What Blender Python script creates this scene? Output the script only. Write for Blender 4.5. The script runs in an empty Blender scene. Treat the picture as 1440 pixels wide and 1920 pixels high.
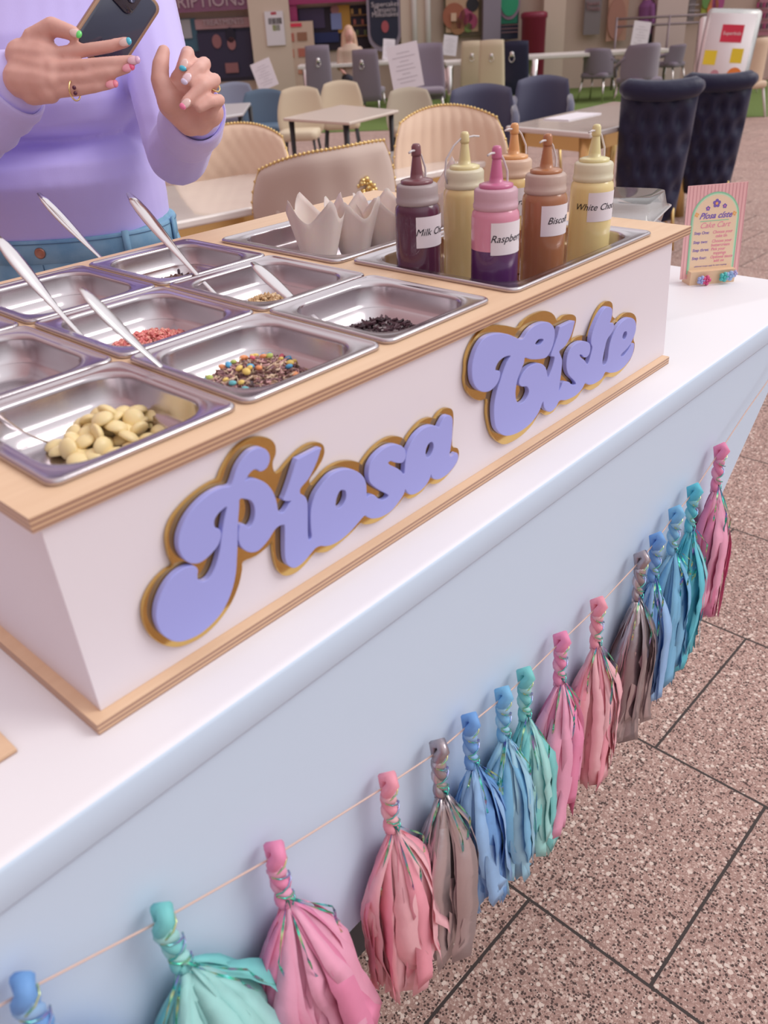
import bpy, bmesh, math, random
from math import sin, cos, pi, radians, sqrt, atan2
from mathutils import Vector, Matrix, Euler
random.seed(7)
S = bpy.context.scene
COL = S.collection

# ------------------------------------------------------------------ camera
CAM = Vector((-.1680, -.44917, 1.41405)); FPX = 1545.32
YAW, PIT, ROL = radians(-46.4538), radians(59.1155), radians(-3.0781)
RM = Matrix.Rotation(YAW, 3, 'Z') @ Matrix.Rotation(PIT, 3, 'X') @ Matrix.Rotation(ROL, 3, 'Z')
cd = bpy.data.cameras.new('camera'); cam = bpy.data.objects.new('camera', cd); COL.objects.link(cam)
cam.location = CAM; cam.rotation_euler = RM.to_euler()
cd.sensor_fit = 'VERTICAL'; cd.sensor_height = 36; cd.lens = FPX / 1920 * 36
cd.clip_start = .02; cd.clip_end = 200
cd.dof.use_dof = True; cd.dof.focus_distance = 1.15; cd.dof.aperture_fstop = 7.5
S.camera = cam

# ------------------------------------------------------------------ light
S.view_settings.view_transform = 'Standard'; S.view_settings.look = 'None'
S.view_settings.gamma = 1; S.view_settings.use_curve_mapping = False
S.view_settings.exposure = 0.26
w = bpy.data.worlds.new('overcast_sky'); S.world = w; w.use_nodes = True
nt = w.node_tree; nt.nodes.clear()
tc = nt.nodes.new('ShaderNodeTexCoord'); sp = nt.nodes.new('ShaderNodeSeparateXYZ')
cr = nt.nodes.new('ShaderNodeValToRGB'); bg = nt.nodes.new('ShaderNodeBackground'); wo = nt.nodes.new('ShaderNodeOutputWorld')
nt.links.new(tc.outputs['Generated'], sp.inputs[0]); nt.links.new(sp.outputs['Z'], cr.inputs[0])

# the lower sky is darker and redder towards the buildings on the left
dt = nt.nodes.new('ShaderNodeVectorMath'); dt.operation = 'DOT_PRODUCT'; dt.inputs[1].default_value = (.80, -.60, 0)
nt.links.new(tc.outputs['Generated'], dt.inputs[0])
mr = nt.nodes.new('ShaderNodeMapRange'); mr.inputs[1].default_value = -.75; mr.inputs[2].default_value = .35; mr.interpolation_type = 'SMOOTHSTEP'
nt.links.new(dt.outputs['Value'], mr.inputs[0])
tn = nt.nodes.new('ShaderNodeMix'); tn.data_type = 'RGBA'; tn.inputs[6].default_value = (.55, .36, .36, 1); tn.inputs[7].default_value = (1.02, 1.0, 1.0, 1)
nt.links.new(mr.outputs[0], tn.inputs[0])
mu = nt.nodes.new('ShaderNodeMix'); mu.data_type = 'RGBA'; mu.blend_type = 'MULTIPLY'; mu.inputs[0].default_value = 1
nt.links.new(cr.outputs[0], mu.inputs[6]); nt.links.new(tn.outputs[2], mu.inputs[7]); nt.links.new(mu.outputs[2], bg.inputs[0])
nt.links.new(bg.outputs[0], wo.inputs[0])
e = cr.color_ramp.elements
e[0].position = 0.0; e[0].color = (.38, .36, .36, 1)
e[1].position = 1.0; e[1].color = (.96, .96, .97, 1)
x = e.new(.22); x.color = (.48, .47, .48, 1)
x = e.new(.42); x.color = (.90, .90, .92, 1)
bg.inputs[1].default_value = 1.0
sd = bpy.data.lights.new('soft_sun', 'SUN'); sun = bpy.data.objects.new('soft_sun', sd); COL.objects.link(sun)
sd.energy = 1.0; sd.angle = radians(28); sd.color = (1.0, .94, .90)
sun.rotation_euler = Vector((.66, -.66, .80)).to_track_quat('Z', 'Y').to_euler()

# ------------------------------------------------------------------ pixel measuring helpers (a pixel ray meets a real plane)
def ray(u, v): return RM @ Vector(((u - 720) / FPX, -(v - 960) / FPX, -1.0))
def atz(u, v, z): d = ray(u, v); return CAM + d * ((z - CAM.z) / d.z)
def aty(u, v, y): d = ray(u, v); return CAM + d * ((y - CAM.y) / d.y)
def atd(u, v, t): return CAM + ray(u, v) * t
RV = Vector((cos(YAW), sin(YAW), 0)); FV = Vector((-sin(YAW), cos(YAW), 0)); ZV = Vector((0, 0, 1))

# ------------------------------------------------------------------ materials
MATS = {}
def mat(name, col, rough=.5, metal=0., trans=0., ior=1.45, alpha=1., emis=0, coat=0, sheen=0, bump=None, var=None, sss=0):
    """bump=(noise scale, strength, distance); var=(scale, other colour, amount)"""
    if name in MATS: return MATS[name]
    m = bpy.data.materials.new(name); m.use_nodes = True; t = m.node_tree; b = t.nodes['Principled BSDF']
    b.inputs['Base Color'].default_value = (*col, 1); b.inputs['Roughness'].default_value = rough
    b.inputs['Metallic'].default_value = metal; b.inputs['Transmission Weight'].default_value = trans
    b.inputs['IOR'].default_value = ior; b.inputs['Alpha'].default_value = alpha
    b.inputs['Coat Weight'].default_value = coat; b.inputs['Sheen Weight'].default_value = sheen
    b.inputs['Subsurface Weight'].default_value = sss
    b.inputs['Subsurface Radius'].default_value = (.01, .004, .002)
    if emis:
        b.inputs['Emission Color'].default_value = (*col, 1); b.inputs['Emission Strength'].default_value = emis
    if bump or var:
        co = t.nodes.new('ShaderNodeTexCoord')
    if bump:
        n = t.nodes.new('ShaderNodeTexNoise'); n.inputs['Scale'].default_value = bump[0]; n.inputs['Detail'].default_value = 4
        bp = t.nodes.new('ShaderNodeBump'); bp.inputs['Strength'].default_value = bump[1]; bp.inputs['Distance'].default_value = bump[2]
        t.links.new(co.outputs['Object'], n.inputs['Vector']); t.links.new(n.outputs['Fac'], bp.inputs['Height']); t.links.new(bp.outputs[0], b.inputs['Normal'])
    if var:
        n = t.nodes.new('ShaderNodeTexNoise'); n.inputs['Scale'].default_value = var[0]; n.inputs['Detail'].default_value = 3
        mx = t.nodes.new('ShaderNodeMix'); mx.data_type = 'RGBA'; mx.inputs[6].default_value = (*col, 1); mx.inputs[7].default_value = (*var[1], 1)
        r = t.nodes.new('ShaderNodeMapRange'); r.inputs[1].default_value = .35; r.inputs[2].default_value = .65; r.inputs[4].default_value = var[2]
        t.links.new(co.outputs['Object'], n.inputs['Vector']); t.links.new(n.outputs['Fac'], r.inputs[0]); t.links.new(r.outputs[0], mx.inputs[0]); t.links.new(mx.outputs[2], b.inputs['Base Color'])
    MATS[name] = m; return m
def nd(t, kind, **kw):
    n = t.nodes.new(kind)
    for k, v in kw.items():
        if k.startswith('i'): n.inputs[int(k[1:])].default_value = v
        else: setattr(n, k, v)
    return n
def mth(t, op, a, b=None, c=None):
    n = t.nodes.new('ShaderNodeMath'); n.operation = op
    for i, q in enumerate((a, b, c)):
        if q is None: continue
        if isinstance(q, (int, float)): n.inputs[i].default_value = q
        else: t.links.new(q, n.inputs[i])
    return n.outputs[0]
def mixc(t, f, a, b):
    n = t.nodes.new('ShaderNodeMix'); n.data_type = 'RGBA'
    for s, q in ((0, f), (6, a), (7, b)):
        if isinstance(q, (int, float)): n.inputs[s].default_value = q
        elif isinstance(q, tuple): n.inputs[s].default_value = (*q, 1)
        else: t.links.new(q, n.inputs[s])
    return n.outputs[2]

# plywood: birch face, striped veneer edges
ply = mat('birch_plywood', (.78, .55, .36), .45)
def _ply():
    t = ply.node_tree; b = t.nodes['Principled BSDF']
    co = nd(t, 'ShaderNodeTexCoord'); mp = nd(t, 'ShaderNodeMapping'); mp.inputs['Scale'].default_value = (3, 40, 40)
    t.links.new(co.outputs['Object'], mp.inputs[0]); n = nd(t, 'ShaderNodeTexNoise'); n.inputs['Scale'].default_value = 3; n.inputs['Detail'].default_value = 5
    t.links.new(mp.outputs[0], n.inputs['Vector'])
    face = mixc(t, n.outputs['Fac'], (.86, .63, .43), (.74, .50, .32))
    s = nd(t, 'ShaderNodeSeparateXYZ'); t.links.new(co.outputs['Object'], s.inputs[0])
    st = mth(t, 'SINE', mth(t, 'MULTIPLY', s.outputs['Z'], 2 * pi / .0036))
    st = mth(t, 'GREATER_THAN', st, .15)
    edge = mixc(t, st, (.66, .44, .28), (.36, .20, .15))
    g = nd(t, 'ShaderNodeNewGeometry'); gs = nd(t, 'ShaderNodeSeparateXYZ'); t.links.new(g.outputs['True Normal'], gs.inputs[0])
    isf = mth(t, 'GREATER_THAN', mth(t, 'ABSOLUTE', gs.outputs['Z']), .5)
    t.links.new(mixc(t, isf, edge, face), b.inputs['Base Color'])
_ply()
# paving: square terrazzo slabs in running bond with dark joints
pave = mat('terrazzo_paving', (.4, .3, .28), .75)
QT = .4870; MT = .2422
def _pave():
    t = pave.node_tree; b = t.nodes['Principled BSDF']
    co = nd(t, 'ShaderNodeTexCoord'); s = nd(t, 'ShaderNodeSeparateXYZ'); t.links.new(co.outputs['Object'], s.inputs[0])
    rb = mth(t, 'DIVIDE', s.outputs['X'], QT); row = mth(t, 'FLOOR', rb); fb = mth(t, 'SUBTRACT', rb, row)
    par = mth(t, 'FLOORED_MODULO', row, 2.0)
    ra = mth(t, 'ADD', mth(t, 'DIVIDE', s.outputs['Y'], 2 * MT), mth(t, 'MULTIPLY', par, .5)); fa = mth(t, 'FRACT', ra)
    ra_f = mth(t, 'FLOOR', ra)
    db = mth(t, 'MULTIPLY', mth(t, 'MINIMUM', fb, mth(t, 'SUBTRACT', 1., fb)), QT)
    da = mth(t, 'MULTIPLY', mth(t, 'MINIMUM', fa, mth(t, 'SUBTRACT', 1., fa)), 2 * MT)
    d = mth(t, 'MINIMUM', da, db)
    n0 = nd(t, 'ShaderNodeTexNoise'); n0.inputs['Scale'].default_value = 40; t.links.new(co.outputs['Object'], n0.inputs['Vector'])
    d2 = mth(t, 'ADD', d, mth(t, 'MULTIPLY', mth(t, 'SUBTRACT', n0.outputs['Fac'], .5), .0012))
    joint = mth(t, 'LESS_THAN', d2, .0030)
    def chips(scale, rand_lo):
        v = nd(t, 'ShaderNodeTexVoronoi'); v.inputs['Scale'].default_value = scale; t.links.new(co.outputs['Object'], v.inputs['Vector'])
        sc = nd(t, 'ShaderNodeSeparateColor'); t.links.new(v.outputs['Color'], sc.inputs[0])
        m1 = mth(t, 'GREATER_THAN', sc.outputs[0], rand_lo); m2 = mth(t, 'LESS_THAN', v.outputs['Distance'], mth(t, 'MULTIPLY', sc.outputs[1], .70))
        return mth(t, 'MULTIPLY', m1, m2), sc
    big, sb = chips(125, .80); mid, sm = chips(190, .45); drk, sk = chips(220, .32); fine, sf = chips(430, .35)
    n1 = nd(t, 'ShaderNodeTexNoise'); n1.inputs['Scale'].default_value = 160; t.links.new(co.outputs['Object'], n1.inputs['Vector'])
    base = mixc(t, n1.outputs['Fac'], (.23, .13, .11), (.57, .37, .32))
    c = mixc(t, fine, base, (.58, .42, .37)); c = mixc(t, mid, c, (.66, .50, .44)); c = mixc(t, drk, c, (.085, .05, .045)); c = mixc(t, big, c, (.76, .63, .56))
    # slab to slab tone
    cv = nd(t, 'ShaderNodeCombineXYZ'); t.links.new(row, cv.inputs[0]); t.links.new(ra_f, cv.inputs[1])
    wn = nd(t, 'ShaderNodeTexWhiteNoise'); t.links.new(cv.outputs[0], wn.inputs['Vector'])
    tone = nd(t, 'ShaderNodeHueSaturation'); t.links.new(c, tone.inputs['Color'])
    t.links.new(mth(t, 'ADD', .93, mth(t, 'MULTIPLY', wn.outputs['Value'], .14)), tone.inputs['Value'])
    t.links.new(mixc(t, joint, tone.outputs[0], (.055, .042, .04)), b.inputs['Base Color'])
    bp = nd(t, 'ShaderNodeBump'); bp.inputs['Strength'].default_value = .6; bp.inputs['Distance'].default_value = .003
    t.links.new(mth(t, 'SUBTRACT', 1., joint), bp.inputs['Height']); t.links.new(bp.outputs[0], b.inputs['Normal'])
_pave()

steel = mat('brushed_steel', (.58, .53, .56), .22, 1., bump=(900, .04, .001))
spoon_steel = mat('polished_spoon_steel', (.74, .70, .72), .17, 1.)
goldm = mat('gold_mirror_acrylic', (.66, .44, .15), .09, 1., bump=(18, .10, .002))
gold = mat('polished_gold', (.86, .66, .30), .2, 1.)
lilac = mat('lilac_acrylic', (.37, .40, .84), .35)
white_panel = mat('white_laminate', (.80, .75, .81), .5)
cloth_w = mat('white_cart_laminate', (.88, .87, .92), .5, bump=(6, .05, .01))
dark_metal = mat('dark_metal', (.03, .03, .035), .5)
paper = mat('white_paper', (.82, .78, .84), .7)
ink = mat('black_ink', (.03, .03, .05), .6)

# ------------------------------------------------------------------ mesh helpers
class MB:
    def __init__(s): s.v = []; s.f = []; s.m = []
    def add(s, vs, fs, mi=0):
        o = len(s.v); s.v += [tuple(p) for p in vs]
        for f in fs: s.f.append(tuple(o + i for i in f)); s.m.append(mi)
        return s
    def box(s, a, b, mi=0, M=None):
        x0, y0, z0 = a; x1, y1, z1 = b
        vs = [Vector(p) for p in ((x0,y0,z0),(x1,y0,z0),(x1,y1,z0),(x0,y1,z0),(x0,y0,z1),(x1,y0,z1),(x1,y1,z1),(x0,y1,z1))]
        if M: vs = [M @ p for p in vs]
        return s.add(vs, [(3,2,1,0),(4,5,6,7),(0,1,5,4),(1,2,6,5),(2,3,7,6),(3,0,4,7)], mi)
    def rings(s, rs, mi=0, close=True, cap0=True, cap1=True):
        n = len(rs[0]); fs = []; vs = [p for r in rs for p in r]
        for i in range(len(rs) - 1):
            for j in range(n if close else n - 1):
                k = (j + 1) % n; fs.append((i*n+j, i*n+k, (i+1)*n+k, (i+1)*n+j))
        if cap0: fs.append(tuple(range(n - 1, -1, -1)))
        if cap1: fs.append(tuple((len(rs) - 1) * n + j for j in range(n)))
        return s.add(vs, fs, mi)
    def lathe(s, prof, n=32, mi=0, M=None, cap0=True, cap1=True):
        rs = []
        for r, z in prof:
            ring = [Vector((r*cos(2*pi*j/n), r*sin(2*pi*j/n), z)) for j in range(n)]
            if M: ring = [M @ p for p in ring]
            rs.append(ring)
        return s.rings(rs, mi, True, cap0, cap1)
    def tube(s, pts, rad, n=10, mi=0, flat=None, up=None):
        """swept tube; rad number or list; flat=(a,b) scales of the section"""
        pts = [Vector(p) for p in pts]; rs = []; prev = None
        for i, p in enumerate(pts):
            d = (pts[min(i+1, len(pts)-1)] - pts[max(i-1, 0)]).normalized()
            if prev is None:
                u0 = Vector(up) if up else (Vector((0, 0, 1)) if abs(d.z) < .9 else Vector((1, 0, 0)))
                a = (u0 - d * u0.dot(d)).normalized()
            else: a = (prev - d * prev.dot(d)).normalized()
            prev = a; b = d.cross(a); r = rad[i] if isinstance(rad, (list, tuple)) else rad
            fa, fb = flat[i] if isinstance(flat, list) else (flat or (1, 1))
            rs.append([p + a*(r*fa*cos(2*pi*j/n)) + b*(r*fb*sin(2*pi*j/n)) for j in range(n)])
        return s.rings(rs, mi)
    def prism(s, poly, z0, z1, mi=0, M=None):
        n = len(poly); vs = [Vector((x, y, z0)) for x, y in poly] + [Vector((x, y, z1)) for x, y in poly]
        if M: vs = [M @ p for p in vs]
        return s.add(vs, [tuple(range(n-1, -1, -1)), tuple(range(n, 2*n))] + [(j, (j+1) % n, n+(j+1) % n, n+j) for j in range(n)], mi)
    def ball(s, c, r, n=10, mi=0, sc=(1, 1, 1), R=None):
        c = Vector(c); rs = []
        for i in range(1, n):
            a = pi*i/n; rs.append([Vector((sin(a)*cos(2*pi*j/(n*2-2)), sin(a)*sin(2*pi*j/(n*2-2)), cos(a))) for j in range(n*2-2)])
        def T(p):
            p = Vector((p.x*sc[0], p.y*sc[1], p.z*sc[2])) * r
            return c + (R @ p if R else p)
        m = n*2-2; vs = [T(Vector((0, 0, 1)))] + [T(p) for q in rs for p in q] + [T(Vector((0, 0, -1)))]
        fs = [(0, 1+j, 1+(j+1) % m) for j in range(m)]
        for i in range(n-2):
            for j in range(m): k = (j+1) % m; fs.append((1+i*m+j, 1+(i+1)*m+j, 1+(i+1)*m+k, 1+i*m+k))
        L = len(vs)-1; fs += [(L, L-m+(j+1) % m, L-m+j) for j in range(m)]
        return s.add(vs, fs, mi)
    def cap(s, a, b, ra, rb, n=12, mi=0):
        """tapered capsule"""
        a = Vector(a); b = Vector(b); d = (b-a); L = d.length; R = d.to_track_quat('Z', 'Y').to_matrix()
        prof = [(ra*sin(t), -ra*cos(t)) for t in [pi/2*k/5 for k in range(1, 6)]] + [(rb*cos(t), L+rb*sin(t)) for t in [pi/2*k/5 for k in range(0, 5)]]
        M = Matrix.Translation(a) @ R.to_4x4()
        return s.lathe(prof, n, mi, M)
    def build(s, name, mats, parent=None, smooth=True, loc=None, bevel=0, solid=0, sub=0):
        me = bpy.data.meshes.new(name); me.from_pydata(s.v, [], s.f)
        if not isinstance(mats, (list, tuple)): mats = [mats]
        for m in mats: me.materials.append(m)
        for p, mi in zip(me.polygons, s.m): p.material_index = mi; p.use_smooth = smooth
        bm = bmesh.new(); bm.from_mesh(me); bmesh.ops.recalc_face_normals(bm, faces=bm.faces) if not solid else None
        bm.to_mesh(me); bm.free(); me.update()
        o = bpy.data.objects.new(name, me); COL.objects.link(o)
        if loc is not None: o.location = loc
        if parent: o.parent = parent
        if smooth == 'auto' or (smooth and bevel): pass
        if solid: md = o.modifiers.new('solid', 'SOLIDIFY'); md.thickness = solid; md.offset = 0
        if bevel: md = o.modifiers.new('bevel', 'BEVEL'); md.width = bevel; md.segments = 2; md.limit_method = 'ANGLE'; md.harden_normals = True
        if sub: md = o.modifiers.new('sub', 'SUBSURF'); md.levels = sub; md.render_levels = sub
        return o
def sharp(o, ang=35):
    me = o.data
    bm = bmesh.new(); bm.from_mesh(me)
    for e_ in bm.edges:
        if len(e_.link_faces) == 2 and e_.calc_face_angle(0) > radians(ang): e_.smooth = False
    bm.to_mesh(me); bm.free(); return o
def tag(o, label=None, cat=None, group=None, kind=None):
    if label: o['label'] = label
    if cat: o['category'] = cat
    if group: o['group'] = group
    if kind: o['kind'] = kind
    return o
def thing(name, loc, label, cat, rz=0, group=None):
    o = bpy.data.objects.new(name, None); COL.objects.link(o); o.empty_display_size = .05
    o.location = loc; o.rotation_euler = (0, 0, rz); return tag(o, label, cat, group)
def copy_tree(o, parent=None):
    c = o.copy(); COL.objects.link(c); c.parent = parent
    for ch in list(o.children): copy_tree(ch, c)
    return c
def rrect(w_, d_, r, n=6, cx=0, cy=0, z=0):
    pts = []
    for sx, sy, a0 in ((1, 1, 0), (-1, 1, 90), (-1, -1, 180), (1, -1, 270)):
        for k in range(n+1):
            a = radians(a0 + 90*k/n); pts.append(Vector((cx + sx*(w_/2-r) + r*cos(a), cy + sy*(d_/2-r) + r*sin(a), z)))
    return pts
def catmull(P, k=4):
    n = len(P); out = []
    for i in range(n):
        p0, p1, p2, p3 = P[i-1], P[i], P[(i+1) % n], P[(i+2) % n]
        for j in range(k):
            t = j/k
            out.append(tuple(.5*((2*p1[c]) + (-p0[c]+p2[c])*t + (2*p0[c]-5*p1[c]+4*p2[c]-p3[c])*t*t + (-p0[c]+3*p1[c]-3*p2[c]+p3[c])*t**3) for c in (0, 1)))
    return out
def curve_mesh(loops, extrude, bev=0):
    cu = bpy.data.curves.new('tmp', 'CURVE'); cu.dimensions = '2D'; cu.fill_mode = 'BOTH'; cu.extrude = extrude; cu.bevel_depth = bev; cu.bevel_resolution = 1
    for lp in loops:
        sp_ = cu.splines.new('POLY'); sp_.points.add(len(lp)-1); sp_.use_cyclic_u = True
        for i, (x_, y_) in enumerate(lp): sp_.points[i].co = (x_, y_, 0, 1)
    o = bpy.data.objects.new('tmp', cu); COL.objects.link(o)
    me = bpy.data.meshes.new_from_object(o.evaluated_get(bpy.context.evaluated_depsgraph_get()))
    bpy.data.objects.remove(o); return me
def text_mesh(txt, size, extrude=.0002, shear=0., align='CENTER', spacing=1., bold=0):
    cu = bpy.data.curves.new('tmp', 'FONT'); cu.body = txt; cu.size = size; cu.extrude = extrude; cu.shear = shear; cu.offset = bold
    cu.align_x = align; cu.align_y = 'CENTER'; cu.space_character = spacing; cu.resolution_u = 3
    o = bpy.data.objects.new('tmp', cu); COL.objects.link(o)
    me = bpy.data.meshes.new_from_object(o.evaluated_get(bpy.context.evaluated_depsgraph_get()))
    bpy.data.objects.remove(o); return me
def link_mesh(name, me, m, parent=None, M=None, fn=None):
    if fn:
        for v in me.vertices: v.co = fn(v.co)
    elif M: me.transform(M)
    me.materials.clear(); me.materials.append(m); me.name = name
    o = bpy.data.objects.new(name, me); COL.objects.link(o)
    if parent: o.parent = parent
    return o
def frame(o, x_, y_):
    """matrix whose local x,y axes are x_,y_ at o"""
    x_ = Vector(x_).normalized(); y_ = Vector(y_); y_ = (y_ - x_*y_.dot(x_)).normalized(); z_ = x_.cross(y_)
    M = Matrix((x_, y_, z_)).transposed().to_4x4(); M.translation = Vector(o); return M
def remesh(mb, name, m, voxel, parent=None, smooth_it=3, fn=None):
    me = bpy.data.meshes.new('tmp'); me.from_pydata(mb.v, [], mb.f)
    bm = bmesh.new(); bm.from_mesh(me); bmesh.ops.recalc_face_normals(bm, faces=bm.faces); bm.to_mesh(me); bm.free()
    o = bpy.data.objects.new('tmp', me); COL.objects.link(o)
    md = o.modifiers.new('r', 'REMESH'); md.mode = 'VOXEL'; md.voxel_size = voxel; md.use_smooth_shade = True
    ms = o.modifiers.new('s', 'SMOOTH'); ms.factor = .5; ms.iterations = smooth_it
    m2 = bpy.data.meshes.new_from_object(o.evaluated_get(bpy.context.evaluated_depsgraph_get()))
    bpy.data.objects.remove(o)
    if fn:
        for v in m2.vertices: v.co = fn(v.co)
    m2.materials.clear(); m2.materials.append(m); m2.name = name
    for p in m2.polygons: p.use_smooth = True
    q = bpy.data.objects.new(name, m2); COL.objects.link(q)
    if parent: q.parent = parent
    return q

# ================================================================== SETTING
fl = MB().box((-14, -14, -.05), (34, 34, 0)).build('floor', pave, smooth=False, loc=(.7159*.93, -.229*.93, 0))
fl.rotation_euler = (0, 0, -.0184); tag(fl, 'speckled terrazzo paving of square slabs with dark joints', kind='structure')
# ================================================================== CART
TB = 1.0009            # cart top height
cart = thing('serving_cart', (.45, .28, 0), 'white serving cart with flared front panel standing on the terrazzo paving', 'cart')
def cpart(name, mb, m, **k):
    o = mb.build(name, m, **k); o.parent = cart; o.matrix_parent_inverse = Matrix.Translation(-cart.location); return o
tt = MB()
def slab(x0, x1, y0, y1, z0, z1, r):
    rs = []
    for ins, z in ((r, z0), (.3*r, z0+.3*r), (0, z0+r), (0, z1-r), (.3*r, z1-.3*r), (r, z1)):
        rs.append(rrect(x1-x0-2*ins, y1-y0-2*ins, max(.012-ins*.5, .004), 4, (x0+x1)/2, (y0+y1)/2, z))
    return rs
tt.rings(slab(-.42, 1.315, -.0655, .64, TB-.036, TB, .0045))
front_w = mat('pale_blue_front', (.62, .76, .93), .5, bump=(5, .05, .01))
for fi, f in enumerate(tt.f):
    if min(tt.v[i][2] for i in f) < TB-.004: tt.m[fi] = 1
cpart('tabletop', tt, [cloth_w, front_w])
def flared(y0, y1):
    pr_ = [(-.375, TB-.036), (-.35, .95), (-.13, .72), (-.03, .612), (.93, .612), (1.03, .725), (1.25, .95), (1.275, TB-.036)]
    return MB().prism(pr_, -y1, -y0, 0, Matrix.Rotation(pi/2, 4, 'X'))
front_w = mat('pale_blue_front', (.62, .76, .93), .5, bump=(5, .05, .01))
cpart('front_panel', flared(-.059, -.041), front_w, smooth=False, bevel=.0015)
cpart('back_panel', flared(.60, .618), cloth_w, smooth=False)
sd_ = MB()
for sx in (1, -1):
    f_ = lambda p: Vector((.45+sx*(p[0]-.45), p[1], p[2]))
    vs = [f_(p) for p in ((1.262,-.041,TB-.037),(1.24,-.041,.95),(1.02,-.041,.725),(.92,-.041,.613),(1.262,.60,TB-.037),(1.24,.60,.95),(1.02,.60,.725),(.92,.60,.613),
        (1.248,-.041,TB-.037),(1.226,-.041,.95),(1.006,-.041,.725),(.906,-.041,.613),(1.248,.60,TB-.037),(1.226,.60,.95),(1.006,.60,.725),(.906,.60,.613))]
    sd_.add(vs, [(0,1,5,4),(1,2,6,5),(2,3,7,6),(8,12,13,9),(9,13,14,10),(10,14,15,11),(3,11,15,7)])
cpart('side_panels', sd_, cloth_w, smooth=False)
cpart('bottom_shelf', MB().box((-.01, -.04, .612), (.905, .60, .628)), cloth_w, smooth=False)
cpart('base_shade_block', MB().box((.02, .15, .10), (.88, .58, .612)), dark_metal, smooth=False)  # unseen trolley base, a solid dark box placed to blacken the space below
for x_, y_ in ((.08, .20), (.82, .20), (.08, .55), (.82, .55)):
    cpart('wheel', MB().lathe([(.012, -.014), (.044, -.014), (.05, -.009), (.05, .009), (.044, .014), (.012, .014)], 20, 0, Matrix.Translation((x_, y_, .05)) @ Matrix.Rotation(pi/2, 4, 'X')), dark_metal)
tag(MB().box((-.09, .012, TB), (-.053, .045, TB+.004)).build('wooden_offcut', ply, smooth=False, bevel=.001), 'small pale wooden offcut lying on the cart top at left edge', 'wood piece')

# ================================================================== PLYWOOD TOPPINGS BOX
TOP = 1.1692; L = .8557; BD = .0105; H = .1583; BW = .545
BX = Vector((0, 0, TB))
box = thing('toppings_box', BX, 'white fronted plywood toppings box with lilac name lettering standing on the cart top', 'display box')
def bpart(name, mb, m, par=None, **k):
    o = mb.build(name, m, **k); o.parent = par or box
    o.matrix_parent_inverse = Matrix.Translation(-BX); return o
PX = [(-.0, .0)]
X1, PX_, PW, PD, PY_, Y0 = .1737, .1598, .1535, .1632, .1674, .0167
# pans: cells
cells = [(X1 + i*PX_ - PW, X1 + i*PX_, Y0 + j*PY_, Y0 + j*PY_ + PD) for j in range(3) for i in range(3)]
sauce = (.527, .8294, .0131, .2452); bags = (.5126, .815, .2530, .4745)
holes = [(a+.007, b-.007, c+.007, d-.007) for a, b, c, d in cells+[sauce, bags]]
xs = sorted({-.0065, L+.0408} | {h[0] for h in holes} | {h[1] for h in holes})
ys = sorted({-.0045, BW} | {h[2] for h in holes} | {h[3] for h in holes})
def solidc(i, j):
    if not (0 <= i < len(xs)-1 and 0 <= j < len(ys)-1): return False
    cx, cy = (xs[i]+xs[i+1])/2, (ys[j]+ys[j+1])/2
    return not any(h[0] < cx < h[1] and h[2] < cy < h[3] for h in holes)
tb = MB(); z0, z1 = TOP-BD, TOP
for i in range(len(xs)-1):
    for j in range(len(ys)-1):
        if not solidc(i, j): continue
        a, b, c, d = xs[i], xs[i+1], ys[j], ys[j+1]
        tb.add([(a,c,z1),(b,c,z1),(b,d,z1),(a,d,z1)], [(0,1,2,3)]); tb.add([(a,c,z0),(b,c,z0),(b,d,z0),(a,d,z0)], [(3,2,1,0)])
        if not solidc(i, j-1): tb.add([(a,c,z0),(b,c,z0),(b,c,z1),(a,c,z1)], [(0,1,2,3)])
        if not solidc(i, j+1): tb.add([(a,d,z0),(b,d,z0),(b,d,z1),(a,d,z1)], [(3,2,1,0)])
        if not solidc(i-1, j): tb.add([(a,c,z0),(a,d,z0),(a,d,z1),(a,c,z1)], [(3,2,1,0)])
        if not solidc(i+1, j): tb.add([(b,c,z0),(b,d,z0),(b,d,z1),(b,c,z1)], [(0,1,2,3)])
o = bpart('top_board', tb, ply, smooth=False, solid=0)
zb = TOP - H                 # top of the base board
yb = -.0085                  # panel foot leans forward
def fy(z): return yb * (TOP - BD - z) / (H - BD)
fp = MB().add([(0,0,TOP-BD),(L,0,TOP-BD),(L,yb,zb),(0,yb,zb),(0,.012,TOP-BD),(L,.012,TOP-BD),(L,yb+.012,zb),(0,yb+.012,zb)],
              [(0,1,2,3),(4,7,6,5),(0,3,7,4),(1,5,6,2),(0,4,5,1),(3,2,6,7)])
bpart('front_panel', fp, white_panel, smooth=False, bevel=.0006)
for nm, x0, x1 in (('side_panel', .0004, .012), ('side_panel', L-.012, L-.0004)):
    bpart(nm, MB().add([(x0,.012,TOP-BD),(x1,.012,TOP-BD),(x1,yb+.0125,zb),(x0,yb+.0125,zb),(x0,BW-.012,TOP-BD),(x1,BW-.012,TOP-BD),(x1,BW-.012,zb),(x0,BW-.012,zb)],
        [(0,1,2,3),(4,7,6,5),(0,3,7,4),(1,5,6,2),(0,4,5,1),(3,2,6,7)]), white_panel, smooth=False)
bpart('back_panel', MB().box((.012, BW-.012, zb), (L-.012, BW-.001, TOP-BD)), white_panel, smooth=False)
bpart('base_board', MB().box((-.0093, yb-.0094, TB), (L-.003, BW+.005, zb)), ply, smooth=False, bevel=.0005)

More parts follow.
